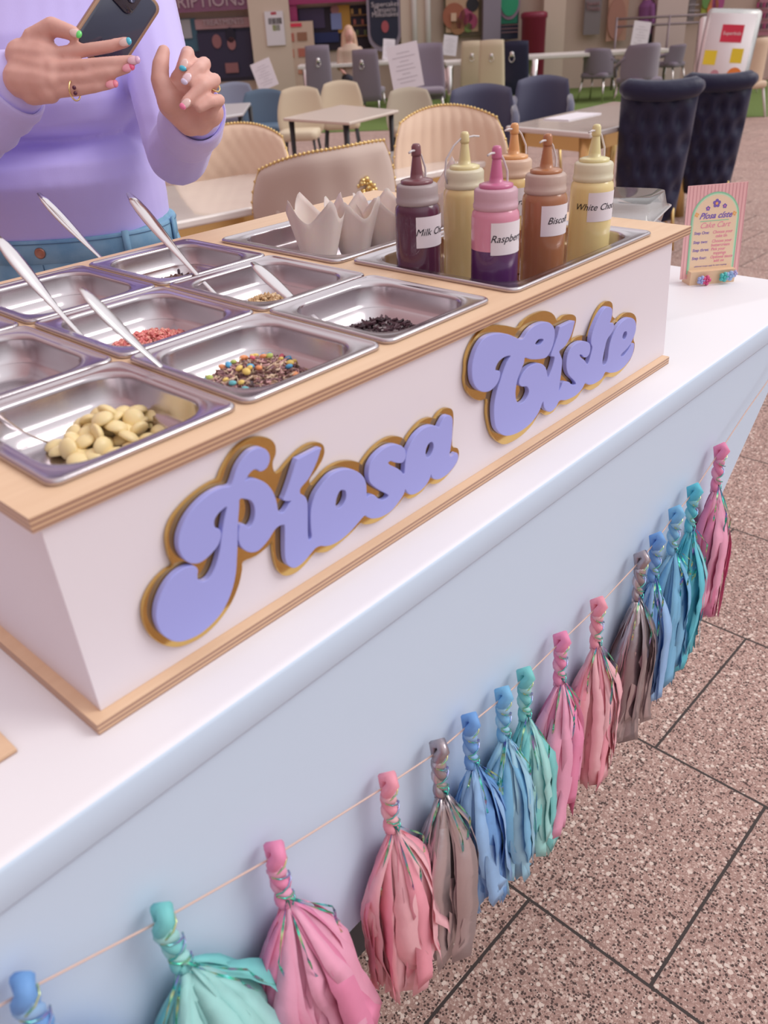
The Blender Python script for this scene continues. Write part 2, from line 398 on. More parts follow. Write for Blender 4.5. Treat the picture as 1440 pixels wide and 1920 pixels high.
# lettering traced as flat acrylic shapes: purple letters on a mirror gold backing
def A_(p): return [(260+a/4.57, 810+b/4.5714) for a, b in p]
def B_(p): return [(440+a/3.2727, 750+b/3.2727) for a, b in p]
def C_(p): return [(840+a/3.6, 540+b/3.6) for a, b in p]
P_out = A_([(880,262),(915,215),(958,172),(1000,150),(1045,140),(1090,158),(1118,200),(1118,255),(1095,305),(1065,328),(1040,333),(1020,318),(985,320),(950,350),(925,390),(908,425),(945,410),(985,408),(1040,420),(1100,455),(1150,520),(1178,600),(1192,675)]) + \
  B_([(276,697),(305,690),(335,645),(352,618),(325,618),(302,612),(312,588),(338,515),(362,440),(385,374),(402,360),(518,300),(522,318),(506,370),(480,430),(450,485),(415,525),(400,550),(402,578),(424,592),(440,612),(446,660),(447,800),(450,856),(463,862),(477,838),(472,780),(470,700),(479,640),(500,580),(540,520),(590,465),(640,438),(690,428),(740,438),(780,465),(802,502),(808,555),(809,602),(832,587),(855,587),(872,602),(892,615),(916,617),(940,602),(945,580),(900,556),(860,530),(832,500),(825,455),(832,405),(860,355),(905,310),(955,282),(1000,278),(1035,295),(1050,330),(1042,368),(1022,384),(985,380),(962,372),(945,378),(942,392),(958,406),(990,420),(1018,438),(1036,458),(1046,445),(1049,400),(1055,345),(1065,310),(1088,262),(1120,215),(1165,175),(1208,160),(1238,165),(1254,172),(1266,150),(1285,116),(1302,100),(1322,99),(1335,115),(1337,150),(1333,230),(1324,300),(1317,335),(1324,352),(1345,342),(1362,328),(1371,342),(1368,368),(1350,402),(1310,450),(1270,478),(1240,485),(1217,477),(1206,452),(1199,475),(1178,515),(1140,555),(1100,576),(1070,574),(1048,545),(1038,575),(1008,622),(960,680),(900,715),(850,725),(822,718),(805,706),(790,714),(765,742),(720,795),(660,850),(600,885),(560,894),(528,893),(498,906),(470,937),(430,985),(395,1015),(365,1028),(335,1015),(318,985),(312,930),(312,850),(311,772),(300,763),(275,770),(250,790),(232,815),(208,855),(170,900),(140,925)]) + \
  A_([(965,1028),(915,1010),(880,975),(863,925),(862,860),(872,812),(893,798),(914,803),(925,824),(945,826),(975,798),(996,748),(1003,690),(995,630),(970,590),(930,572),(866,572),(858,650),(848,780),(845,900),(843,1000),(838,1100),(830,1210),(805,1330),(762,1450),(700,1560),(620,1650),(530,1725),(430,1775),(350,1793),(280,1780),(215,1735),(175,1670),(156,1590),(165,1490),(200,1390),(250,1300),(310,1230),(380,1180),(440,1157),(483,1160),(505,1187),(500,1225),(503,1265),(535,1288),(575,1283),(615,1250),(655,1180),(685,1090),(706,990),(714,920),(724,850),(740,750),(762,637),(710,668),(667,715),(646,760),(645,800),(657,830),(688,840),(703,865),(700,905),(682,962),(640,1020),(580,1080),(520,1118),(460,1123),(410,1100),(370,1050),(350,990),(350,910),(370,840),(400,770),(450,690),(530,600),(620,530),(710,485),(785,470),(812,425),(830,370),(850,315)])
P_holes = [B_([(655,550),(680,553),(688,575),(685,610),(665,650),(640,668),(622,665),(618,640),(625,600),(640,565)]), B_([(1205,255),(1222,265),(1222,300),(1205,340),(1185,358),(1172,345),(1172,310),(1185,275)])]
P_gold = A_([(690,405),(715,340),(760,250),(830,150),(920,80),(1010,48),(1090,50),(1145,78),(1172,125),(1172,190),(1150,250),(1148,300),(1162,345)]) + \
  B_([(255,452),(285,435),(330,380),(400,310),(460,272),(510,263),(543,280),(550,320),(535,370),(500,430),(458,490),(472,525),(510,490),(570,425),(640,385),(710,375),(760,385),(780,398),(797,368),(850,300),(920,245),(980,225),(1030,235),(1052,258),(1066,228),(1100,180),(1150,130),(1200,110),(1232,115),(1252,85),(1285,57),(1318,52),(1339,72),(1342,140),(1334,280),(1368,298),(1376,335),(1362,385),(1320,445),(1270,495),(1225,515),(1190,512),(1150,560),(1100,595),(1065,603),(1040,592),(1000,645),(930,710),(860,752),(800,762),(770,755),(720,810),(640,880),(570,928),(520,935),(490,938),(440,1000),(380,1055),(320,1077),(280,1060),(255,1010),(240,930),(235,862),(200,900),(130,955),(52,990)]) + \
  A_([(885,1180),(860,1300),(810,1430),(750,1535),(660,1650),(540,1755),(400,1825),(300,1840),(200,1815),(110,1750),(55,1650),(40,1550),(50,1460),(90,1360),(160,1260),(240,1185),(298,1148),(265,1060),(245,950),(250,860),(280,770),(330,690),(420,590),(540,490),(630,435)])
C_out = C_([(165,540),(175,480),(200,410),(240,350),(290,320),(350,310),(410,318),(460,340),(488,352),(512,343),(540,300),(580,262),(630,238),(675,235),(705,255),(720,290),(717,345),(703,400),(687,436),(660,468),(610,478),(560,478),(520,468),(512,505),(490,560),(468,620),(456,690),(457,745),(470,778),(490,784),(520,765),(543,725),(549,690),(535,662),(500,662),(482,640),(500,590),(540,540),(590,515),(630,515),(658,540),(668,580),(676,608),(692,575),(712,520),(722,466),(704,459),(699,448),(738,340),(755,272),(768,262),(848,225),(850,248),(830,320),(790,390),(752,425),(760,458),(770,490),(765,560),(755,640),(747,702),(765,670),(782,637),(815,638),(835,655),(860,656),(865,640),(850,618),(820,588),(805,550),(803,500),(815,440),(850,390),(900,364),(943,369),(960,392),(956,438),(940,462),(920,465),(905,448),(888,450),(895,470),(922,492),(940,518),(952,500),(968,445),(977,400),(969,375),(970,338),(985,280),(1020,200),(1055,145),(1080,130),(1105,140),(1109,170),(1100,215),(1090,240),(1115,240),(1120,270),(1100,310),(1075,345),(1060,400),(1045,480),(1043,518),(1062,520),(1080,480),(1090,400),(1110,330),(1150,260),(1200,212),(1240,205),(1265,230),(1268,280),(1250,340),(1215,400),(1175,440),(1165,462),(1185,462),(1215,425),(1240,385),(1256,378),(1253,420),(1235,470),(1190,530),(1140,563),(1095,570),(1063,565),(1040,608),(990,643),(950,650),(928,638),(905,680),(860,725),(800,753),(755,758),(730,800),(700,830),(670,828),(650,800),(643,762),(612,838),(560,910),(490,965),(420,993),(370,988),(330,950),(315,880),(315,790),(332,700),(353,635),(371,578),(397,510),(426,457),(385,462),(345,492),(322,535),(322,565),(346,563),(352,582),(343,620),(320,660),(280,693),(235,698),(195,673),(170,620)])
C_holes = [C_([(620,342),(643,342),(646,358),(625,385),(597,388),(589,375),(602,353)]), C_([(1195,292),(1208,292),(1210,315),(1198,345),(1184,350),(1178,330),(1185,305)])]
C_gold = C_([(120,560),(125,480),(150,400),(190,330),(250,275),(320,252),(400,258),(475,272),(510,230),(570,185),(640,158),(690,165),(720,190),(738,225),(780,190),(820,180),(853,187),(865,215),(850,280),(828,365),(860,340),(910,322),(945,328),(962,285),(1000,180),(1040,115),(1080,90),(1108,105),(1112,150),(1110,192),(1130,210),(1137,232),(1160,200),(1200,170),(1245,172),(1270,205),(1268,270),(1252,345),(1260,375),(1253,430),(1220,500),(1160,570),(1110,600),(1065,600),(1020,655),(960,688),(915,680),(870,740),(800,785),(750,785),(710,835),(660,857),(620,840),(570,920),(490,1000),(400,1050),(350,1045),(305,1005),(280,940),(265,850),(266,748),(220,758),(170,740),(130,690),(115,620)])
def to_plane(pts, off):
    out = []
    for u, v in pts:
        y_ = -off
        for _ in range(4):
            p = aty(u, v, y_); y_ = fy(p.z) - off
        out.append((p.x, p.z))
    return out
def sign_part(name, loops, off, ext, m, par, bev):
    lp = [catmull(to_plane(l, off), 3) for l in loops]
    me = curve_mesh(lp, ext, bev)
    tilt = yb/(H-BD)
    for v in me.vertices:
        x_, z_, t_ = v.co.x, v.co.y, v.co.z
        v.co = (x_, fy(z_) - off + ext + bev - t_, z_)
    o = link_mesh(name, me, m, par); 
    for p in me.polygons: p.use_smooth = False
    if par is box: o.matrix_parent_inverse = Matrix.Translation(-BX)
    else: o.matrix_parent_inverse = Matrix.Identity(4)
    return o
for go, po, ho in ((P_gold, P_out, P_holes), (C_gold, C_out, C_holes)):
    g = sign_part('gold_backing', [go], .0045, .0014, goldm, box, .0004)
    g['label'] = 'mirror gold backing plate of the lettering'
    q = sign_part('lettering', [po]+ho, .0105, .0022, lilac, g, .0006)
    q['label'] = 'lilac raised script lettering'
# the backing's children keep world coordinates
for g in [o for o in box.children if o.name.startswith('gold_backing')]:
    for c in g.children: c.matrix_parent_inverse = Matrix.Identity(4)

# ================================================================== STEEL PANS
def pan_mesh(wd, dp, depth, rc=.010, ro=.030, flange=.0125):
    m = MB(); R = []
    def rg(ins, z, r): R.append(rrect(wd-2*ins, dp-2*ins, max(r, .002), 7, 0, 0, z))
    rg(.0016, .0000, rc-.001); rg(.0002, .0008, rc); rg(0, .0030, rc); rg(.0006, .0042, rc); rg(.0020, .0050, rc-.001); rg(.0036, .0044, rc-.002); rg(.0044, .0036, rc-.002)
    rg(flange*.75, .0034, ro*.8); rg(flange, .0030, ro); rg(flange+.0010, .0018, ro); rg(flange+.0014, -.001, ro)
    rg(flange+.0026, -.0175, ro-.002); rg(flange+.0046, -.0200, ro-.003); rg(flange+.0056, -.0215, ro-.003)
    rg(flange+.0085, -depth+.012, ro-.005); rg(flange+.0110, -depth+.0045, ro-.006); rg(flange+.0160, -depth+.0008, ro-.009); rg(flange+.022, -depth, ro-.012)
    m.rings(R, cap0=False, cap1=True); return m
six = pan_mesh(PW, PD, .034)
names = ['with white chocolate buttons, nearest the front left corner of the box', 'with mixed rainbow sprinkles, front middle', 'with dark chocolate curls, front row beside the squeeze bottles',
         'with a few red crumbs, at left edge behind the white chocolate pan', 'with pink crunch pieces, centre of the nine', 'with chopped nuts, behind the dark curls pan',
         'mostly empty, only its right corner showing at left edge', 'with scattered brown crumbs, back row below the jeans', 'with dark chocolate shards, back row right end']
pans = []; p0 = None
for k, (a, b, c, d) in enumerate(cells):
    loc = ((a+b)/2, (c+d)/2, TOP)
    if p0 is None: o = six.build('steel_pan', steel, loc=loc); p0 = o
    else: o = p0.copy(); COL.objects.link(o); o.location = loc
    tag(o, 'small steel pan ' + names[k], 'food pan', 'small steel pans in the toppings box'); pans.append(o)
for (a, b, c, d), dep, lb in ((sauce, .050, 'long steel tray holding the sauce bottles at right end of box'), (bags, .040, 'long steel tray holding the paper cases behind the sauce tray')):
    o = pan_mesh(b-a, d-c, dep, .012, .034, .016).build('steel_tray', steel, loc=((a+b)/2, (c+d)/2, TOP)); tag(o, lb, 'food tray')
def cell(i, j): a, b, c, d = cells[j*3+i]; return Vector(((a+b)/2, (c+d)/2, TOP-.034))

# ------------------------------------------------------------------ toppings
choc_w = mat('white_chocolate', (.86, .70, .38), .35, sss=.15)
def button_mesh(r):
    return MB().lathe([(r*.55, 0), (r*.92, .0006), (r, .0018), (r*.93, .0036), (r*.7, .0056), (r*.35, .0068), (.0002, .0071)], 14)
bproto = None; rnd = random.Random(3)
c = cell(0, 0); placed = []
def heap(n, c, rx, ry, hz, rmin, seed, cx=0, cy=0):
    """positions of a settled heap: layer by layer"""
    rr = random.Random(seed); out = []
    for k in range(n*60):
        if len(out) >= n: break
        a = rr.uniform(0, 2*pi); q = sqrt(rr.random()); px_, py_ = cx+rx*q*cos(a), cy+ry*q*sin(a)
        near = [o for o in out if (o[0]-px_)**2 + (o[1]-py_)**2 < rmin*rmin]
        if len(near) > 2: continue
        z_ = max([o[2] for o in near], default=-hz) + hz
        if z_ > hz*4*(1.05-q): continue
        out.append((px_, py_, z_))
    return out
for (px_, py_, z_) in heap(90, c, .047, .034, .0062, .0112, 5, .024, .022):
    if bproto is None:
        bproto = button_mesh(.0090).build('white_chocolate_button', choc_w); o = bproto
    else: o = bproto.copy(); COL.objects.link(o)
    o.location = (c.x+px_, c.y+py_, c.z+z_+.0012)
    t_ = .25 if z_ < .004 else .75
    o.rotation_euler = (rnd.uniform(-t_, t_), rnd.uniform(-t_, t_), rnd.uniform(0, 6.28))
    if rnd.random() < .25 and z_ > .004: o.rotation_euler[0] += 1.1
    tag(o, 'pale cream white chocolate button in the heap in the front left pan', 'chocolate button', 'white chocolate buttons in the front left pan')
def stuff_heap(name, label, c, rx, ry, hgt, n, shape, mats, seed, cx=0, cy=0):
    rr = random.Random(seed); m = MB()
    for k in range(n):
        a = rr.uniform(0, 2*pi); q = sqrt(rr.random()); px_, py_ = cx+rx*q*cos(a), cy+ry*q*sin(a)
        top = hgt*(1-q*q)+.0018; z_ = rr.uniform(.4, 1)*top
        shape(m, Vector((c.x+px_, c.y+py_, c.z+z_)), rr, rr.randrange(len(mats)))
    o = m.build(name, mats, smooth=False); tag(o, label, name.replace('_', ' ').rstrip('s') if 0 else name.replace('_', ' '), kind='stuff'); return o
def crumb(s0, s1):
    def f(m, p, rr, mi):
        s_ = rr.uniform(s0, s1); R = Euler((rr.uniform(0, 6), rr.uniform(0, 6), rr.uniform(0, 6))).to_matrix()
        vs = [p + R @ (Vector(v)*s_*rr.uniform(.7, 1.2)) for v in ((1,0,0),(-1,0,.1),(0,1,0),(0,-1,.1),(0,0,.8),(.1,0,-.8))]
        m.add(vs, [(0,2,4),(2,1,4),(1,3,4),(3,0,4),(2,0,5),(1,2,5),(3,1,5),(0,3,5)], mi)
    return f
def curl(ln, rad):
    def f(m, p, rr, mi):
        a = rr.uniform(0, 6.28); el = rr.uniform(-.35, .5); d = Vector((cos(a)*cos(el), sin(a)*cos(el), sin(el))); side = Vector((-sin(a), cos(a), 0)); k = rr.uniform(-.6, .6)
        l_ = ln*rr.uniform(.6, 1.2); pts = [p + d*(l_*(t-.5)) + side*(k*l_*(t-.5)**2*2) for t in (0, .25, .5, .75, 1)]
        m.tube(pts, rad*rr.uniform(.7, 1.2), 5, mi, flat=(1, .6))
    return f
mix_c = [mat('milk_choc_flake', (.24, .13, .11), .5), mat('plum_flake', (.36, .20, .22), .5), mat('pink_strand', (.72, .42, .42), .5), mat('cream_strand', (.80, .62, .45), .5)]
stuff_heap('sprinkles', 'mixed brown, pink and cream sprinkle strands heaped in the front middle pan', cell(1, 0), .056, .040, .019, 1300, curl(.0085, .0009), mix_c, 11, .010, .022)
candy_c = [('yellow', (.85, .62, .18)), ('orange', (.88, .36, .16)), ('red', (.72, .14, .20)), ('blue', (.10, .40, .68)), ('green', (.50, .60, .16)), ('teal', (.15, .50, .55))]
cp = None; cc = cell(1, 0); rr = random.Random(21)
for (px_, py_, z_) in heap(36, cc, .050, .036, .0001, .007, 31, .010, .022):
    nm, col = candy_c[rr.choice([0, 0, 1, 2, 2, 3, 3, 4, 5])]
    m_ = mat('candy_' + nm, col, .35)
    r_ = sqrt((px_-.010)**2/.056**2 + (py_-.022)**2/.04**2)
    o = MB().ball((0, 0, 0), rr.uniform(.0024, .0037), 6, 0, (1.25, 1, .7)).build('sugar_candy', m_, loc=(cc.x+px_, cc.y+py_, cc.z+max(0, .019*(1-r_*r_))+.0030))
    o.rotation_euler = (rr.uniform(-.5, .5), rr.uniform(-.5, .5), rr.uniform(0, 6))
    tag(o, f'tiny {nm} sugar shelled candy among the sprinkles in the front middle pan', 'candy', f'{nm} candies in the sprinkle pan')
stuff_heap('chocolate_curls', 'dark chocolate curls heaped in the front pan beside the bottles', cell(2, 0), .046, .030, .013, 380, curl(.013, .0017), [mat('dark_chocolate', (.045, .022, .03), .3), mat('plum_chocolate', (.10, .05, .065), .3)], 12, .008, .016)
stuff_heap('crunch_pieces', 'pink crunchy crumbs heaped in the centre pan', cell(1, 1), .052, .034, .014, 1100, crumb(.0018, .0034), [mat('pink_crunch', (.80, .26, .25), .6), mat('coral_crunch', (.86, .40, .33), .6)], 13, .008, .018)
stuff_heap('chopped_nuts', 'golden chopped nuts heaped in the pan behind the dark curls', cell(2, 1), .036, .028, .014, 420, crumb(.0022, .0040), [mat('nut_light', (.80, .60, .38), .6), mat('nut_tan', (.66, .45, .25), .6)], 14, .006, .016)
stuff_heap('red_crumbs', 'few dark red crumbs scattered in the pan at left edge', cell(0, 1), .040, .034, .0015, 40, crumb(.0016, .0026), [mat('red_crumb', (.42, .05, .05), .6)], 15, .02, -.01)
stuff_heap('brown_crumbs', 'thin layer of brown crumbs in the back row pan below the jeans', cell(1, 2), .050, .032, .006, 260, crumb(.002, .0035), [mat('brown_crumb', (.36, .16, .12), .6)], 16, .01, .012)
stuff_heap('chocolate_shards', 'dark chocolate shards lying in the back row right pan', cell(2, 2), .046, .030, .010, 130, curl(.022, .0030), [mat('dark_chocolate', (.05, .03, .03), .3), mat('brown_shard', (.16, .07, .055), .4)], 17, .0, .014)

# ------------------------------------------------------------------ spoons
def spoon(label, tip, bowl, bw=.0135):
    """tip = handle end, bowl = bowl centre (world)"""
    tip = Vector(tip); bowl = Vector(bowl); d = bowl-tip; Ln = d.length
    rt = thing('serving_spoon', bowl, label, 'spoon', 0, 'steel spoons in the pans')
    pts = [tip-bowl + d*t + Vector((0, 0, -.006*sin(pi*t))) for t in [i/14*.93 for i in range(15)]]
    wd = [1.3*q for q in [.0022, .0052, .0064, .0066, .0062, .0054, .0044, .0035, .0028, .0024, .0022, .0021, .0021, .0023, .0030]]
    side = d.cross(ZV).normalized()
    MB().tube(pts, 1.0, 10, 0, [(w_ if 0 else max(.0009, w_*.30), w_) for w_ in wd], up=(d.cross(side)).normalized()).build('handle', spoon_steel, rt)
    bm_ = MB(); dd = Vector((d.x, d.y, 0)).normalized(); dd = (dd + Vector((0, 0, -.15))).normalized(); sd2 = dd.cross(ZV).normalized(); up = sd2.cross(dd)
    rs = []
    for i in range(9):
        r = i/8; rs.append([dd*(bw*1.5*r*cos(2*pi*j/20)) + sd2*(bw*r*sin(2*pi*j/20)) + up*(.006*(r*r)-.003) for j in range(20)])
    bm_.rings(rs[1:], cap0=True, cap1=False); bm_.build('bowl', spoon_steel, rt, solid=.0010)
    return rt
def pan_pt(i, j, dx, dy, dz=.006): c = cell(i, j); return (c.x+dx, c.y+dy, c.z+dz)
spoon('steel spoon resting across the pan of white chocolate buttons', atz(-60, 745, TOP+.03), atz(118, 838, TOP-.040))
spoon('steel spoon with wide handle standing in the mixed sprinkles pan', atz(150, 540, TOP+.068), pan_pt(1, 0, -.052, .006))
spoon('steel spoon leaning out of the pink crunch pan toward left edge', atz(-8, 440, TOP+.085), pan_pt(1, 1, -.050, -.004))
spoon('steel spoon leaning over the jeans waistband from the chopped nuts pan', atz(240, 362, TOP+.078), pan_pt(2, 1, -.045, .000))
spoon('thin steel spoon seen edge-on rising in front of the jeans button', atz(72, 362, TOP+.072), atz(262, 548, TOP-.045))
spoon('short steel spoon standing in the dark chocolate curls pan', atz(473, 492, TOP+.028), pan_pt(2, 0, -.032, .006))

# ------------------------------------------------------------------ squeeze bottles
 
pale_wood = mat('pale_wood', (.80, .58, .38), .5)
clear = mat('clear_plastic', (.95, .93, .94), .12, trans=.75, ior=1.3)
frost = mat('frosted_plastic', (.88, .84, .86), .35, trans=.3)
def bottle(name, x_, y_, body_c, cap_c, txt, rz_label, label, level=1., low_c=None, txt_x=0.):
    z_ = TOP-.050; rt = thing('squeeze_bottle', (x_, y_, z_), label, 'squeeze bottle', 0, 'sauce squeeze bottles in the steel tray')
    bm1 = mat(name+'_sauce', body_c, .22, coat=.5, sss=.1); bm2 = mat(name+'_low', low_c, .25, coat=.5) if low_c else bm1
    cm = mat(name+'_cap', cap_c, .3, coat=.3, trans=.15)
    r = .0255; hb = .118
    prof = [(r*.90, 0), (r, .003)] + [(r, .003+(hb-.012)*k/10) for k in range(1, 11)] + [(r*.97, hb-.004), (r*.86, hb), (r*.78, hb+.003)]
    b = MB().lathe(prof, 40); 
    if low_c:
        for fi, f in enumerate(b.f):
            if sum(b.v[i][2] for i in f)/len(f) < hb*level: b.m[fi] = 1
    body = b.build('bottle_body', [bm1, bm2], rt)
    # ribbed screw collar
    cl = MB(); n = 72; rs = []
    for rr_, zz in ((r*.88, hb-.001), (r*.93, hb+.0005), (r*.93, hb+.0045), (r*.885, hb+.0052), (r*.88, hb+.010), (r*.88, hb+.0175), (r*.84, hb+.0195), (r*.74, hb+.0205)):
        rs.append([Vector(((rr_+(.0005 if j % 2 and zz > hb+.0048 and zz < hb+.018 else 0))*cos(2*pi*j/n), (rr_+(.0005 if j % 2 and zz > hb+.0048 and zz < hb+.018 else 0))*sin(2*pi*j/n), zz)) for j in range(n)])
    cl.rings(rs); cl.build('screw_collar', mat(name+'_collar', tuple(.55*a+.45*.9 for a in cap_c), .35, trans=.25), rt)
    h2 = hb+.0205
    MB().lathe([(r*.70, h2-.001), (r*.70, h2+.003), (r*.55, h2+.0042), (.0075, h2+.005), (.0068, h2+.010), (.0045, h2+.027), (.0040, h2+.029)], 24).build('nozzle', cm, rt)
    tp = MB().lathe([(.0052, h2+.0275), (.0054, h2+.030), (.0050, h2+.037), (.0036, h2+.0395), (.001, h2+.0400)], 16)
    nc = tp.build('nozzle_cap', cm, rt)
    a = radians(rz_label+115); ex = Vector((cos(a), sin(a), 0))
    pts = [ex*(r*.90)+Vector((0, 0, hb+.006)), ex*(r*1.02)+Vector((0, 0, hb+.016)), ex*(r*.95)+Vector((0, 0, h2+.012)), ex*(r*.55)+Vector((0, 0, h2+.026)), ex*.005+Vector((0, 0, h2+.0325)), -ex*.012+Vector((0, 0, h2+.034)), -ex*.019+Vector((0, 0, h2+.033))]
    MB().tube(pts, .0012, 6, 0, (1, 1)).build('tether', frost, rt)
    # paper label wrapped on the body
    la = MB(); rl = r+.0004; hw = .021; a0 = radians(rz_label); n = 18; half = hw/rl
    zz0, zz1 = .074, .107
    rs = [[Vector((rl*cos(a0+half*(2*j/n-1)), rl*sin(a0+half*(2*j/n-1)), z3)) for j in range(n+1)] for z3 in (zz0, zz1)]
    la.rings(rs, close=False, cap0=False, cap1=False); lo = la.build('paper_label', paper, rt)
    tm = text_mesh(txt, .0105, .00005, .35, 'CENTER')
    def fn(co):
        an = a0 + (co.x+txt_x)/rl; rr_ = rl+.0003+abs(co.z); return Vector((rr_*cos(an), rr_*sin(an), (zz0+zz1)/2+co.y))
    link_mesh('label_lettering', tm, ink, lo, fn=fn)
    return rt
bottle('choco', .566, .172, (.105, .030, .065), (.24, .09, .11), 'Milk Choc', -98, 'dark brown milk chocolate squeeze bottle at the left end of the bottles')
bottle('vanilla', .668, .184, (.80, .64, .30), (.88, .78, .42), 'Vanilla', 40, 'pale yellow squeeze bottle with no label showing, behind the raspberry bottle')
bottle('caramel', .758, .176, (.84, .62, .28), (.86, .44, .18), 'Caramel', -118, 'yellow caramel squeeze bottle with orange cap behind the brown one', .50, (.40, .14, .05))
bottle('raspberry', .585, .080, (.72, .30, .42), (.70, .20, .38), 'Raspberry', -108, 'pink raspberry squeeze bottle half full of purple sauce', .66, (.10, .03, .13))
bottle('biscoff', .684, .082, (.40, .17, .085), (.52, .22, .10), 'Biscoff', -108, 'caramel brown biscuit spread squeeze bottle in the middle of front row')
bottle('whitechoc', .776, .074, (.84, .70, .34), (.88, .80, .42), 'White Chocolate', -112, 'pale yellow white chocolate squeeze bottle at right end')

# ------------------------------------------------------------------ paper muffin cases
pc = mat('waxed_paper', (.90, .80, .76), .5, trans=.3, sss=.2)
crumbm = mat('cake_crumb', (.86, .66, .36), .8, bump=(300, .5, .001))
def tulip(x_, y_, z_, r, h, seed, label, cake=True):
    rr = random.Random(seed); rt = thing('muffin_case', (x_, y_, z_), label, 'paper case', rr.uniform(0, 1.5), 'waxed paper muffin cases')
    n = 64; rs = []
    for k in range(9):
        t = k/8; ring = []
        for j in range(n):
            a = 2*pi*j/n; fold = 1+.07*t*sin(a*6+seed)
            tri = abs(((a*4/(2*pi)+seed*.3) % 1)*2-1); pk = tri**1.4; hh = h*t*(.66+.34*pk)
            q = r*(.60+.42*t**.8)*fold + r*.34*pk*max(0, t-.35)
            ring.append(Vector((q*cos(a), q*sin(a), hh)))
        rs.append(ring)
    MB().rings(rs, cap0=True, cap1=False).build('paper_cup', pc, rt, solid=.0004)
    if cake: MB().lathe([(r*.58, .002), (r*.66, h*.30), (r*.55, h*.40), (r*.25, h*.44), (.0005, h*.45)], 24).build('cake', crumbm, rt)
    return rt
zt = TOP-.040
tulip(.622, .398, zt, .034, .088, 1, 'waxed white paper muffin case at left front of the back tray')
tulip(.682, .388, zt, .032, .080, 2, 'waxed white paper muffin case second from left in the back tray')
tulip(.738, .384, zt, .032, .076, 3, 'waxed white paper muffin case third from left in the back tray')
tulip(.770, .310, zt, .030, .118, 4, 'tall pointed waxed paper muffin case rising behind the dark brown bottle')

# ------------------------------------------------------------------ clear clamshell lids at the right end
clearp = mat('clear_pet', (.95, .95, .95), .06, trans=.92, ior=1.35)
def lid(x_, y_, z_, wd, dp, h, rz, label):
    rt = thing('clear_food_box', (x_, y_, z_), label, 'clear food box', rz)
    R = [rrect(wd*a, dp*a, .018, 5, 0, 0, z) for a, z in ((.86, 0), (.92, h*.42), (1.0, h*.46), (1.0, h*.50), (.93, h*.54), (.86, h), )]
    MB().rings(R).build('clear_shell', clearp, rt, solid=.0008)
    MB().rings([rrect(wd*a, dp*a, .018, 5, 0, 0, z) for a, z in ((1.01, h*.455), (1.03, h*.47), (1.03, h*.49), (1.01, h*.505))]).build('rim', mat('clear_rim', (.9, .86, .88), .15, trans=.5), rt)
    MB().rings([rrect(wd*a, dp*a, .012, 5, 0, 0, z) for a, z in ((.80, .004), (.82, h*.3), (.7, h*.36))]).build('sponge_cake', mat('pale_sponge', (.84, .76, .46), .8), rt)
lid(.975, .138, TOP-.030, .15, .12, .042, .25, 'clear plastic lidded food box stacked top behind the end of the toppings box')
for k in range(6):
    rt = thing('clear_food_box', (.965 + .006*(k % 2), .135, TB+.0008+.0225*k), 'clear plastic food box, ' + ['lowest', 'second from bottom', 'third from bottom', 'fourth from bottom', 'fifth from bottom', 'topmost flat one'][k] + ' of the stack behind the box end', 'clear food box', .22+.06*(k % 3), 'stacked clear food boxes')
    MB().rings([rrect(.15*a, .125*a, .016, 4, 0, 0, z) for a, z in ((.86, 0), (.93, .015), (1.0, .017), (1.0, .019), (.90, .0215))]).build('clear_shell', mat('clear_stack', (.90, .86, .88), .15, trans=.6, ior=1.3), rt)

# ------------------------------------------------------------------ menu card on wooden foot
mc = Vector((1.245, .098, TB)); md_ = Vector((.075, -.062, 0)).normalized()   # along the card, left to right as seen
card = thing('menu_card', mc, 'pink striped menu card with green arch in wooden foot at right end of cart', 'menu sign')
CW, CHh = .104, .153
nrm = Vector((md_.y, -md_.x, 0))          # towards the viewer
upc = (ZV - nrm*.10).normalized()
M0 = frame((0, 0, .004), md_, upc)
def cpt(name, mb, m, par=None): o = mb.build(name, m, par or card, smooth=False); return o
cpt('foot', MB().box((-.040, -.004, -.016), (.040, .018, .012), 0, frame((0, 0, .004), md_, ZV)), pale_wood)
strip = mat('pink_card', (.86, .50, .50), .5)
bd_ = cpt('card_board', MB().box((-CW/2, .004, -.0012), (CW/2, CHh, 0), 0, M0), strip)
st = MB()
for k in range(17):
    xx = -CW/2 + .003 + k*.0062; st.box((xx, .005, .0001), (xx+.0016, CHh-.001, .0002), 0, M0)
cpt('stripes', st, mat('dusty_rose', (.70, .36, .38), .5), bd_)
def arch(wd, y0, y1, n=20): return [(-wd/2, y0), (wd/2, y0)] + [(wd/2*cos(pi*k/n), y1-wd/2+wd/2*sin(pi*k/n)) for k in range(n+1)]
cpt('arch', MB().prism(arch(.084, .012, CHh-.012), .0003, .0005, 0, M0), mat('mint_green', (.30, .66, .42), .5), bd_)
cpt('arch_line', MB().prism(arch(.079, .0145, CHh-.0145), .0006, .0007, 0, M0), mat('pale_mint', (.60, .80, .58), .5), bd_)
cpt('arch_field', MB().prism(arch(.075, .0165, CHh-.0165), .0008, .0009, 0, M0), mat('cream_field', (.88, .68, .48), .5), bd_)
vio = mat('violet_ink', (.22, .14, .50), .5); rose = mat('rose_ink', (.85, .28, .42), .5)
def ctext(s_, sz, x_, y_, m, shear=.2, al='CENTER', bold=.0):
    me = text_mesh(s_, sz, .00006, shear, al, 1, bold); link_mesh('printed_words', me, m, bd_, M0 @ Matrix.Translation((x_, y_, .0011)))
ctext('P\u00edosa c\u00edste', .0135, 0, .104, vio, .45, bold=.0003); ctext('Cake Cart', .0125, 0, .089, rose, .45)
cpt('underline', MB().box((-.026, .0955, .0010), (.024, .0967, .0012), 0, M0), MATS['mint_green'], bd_)
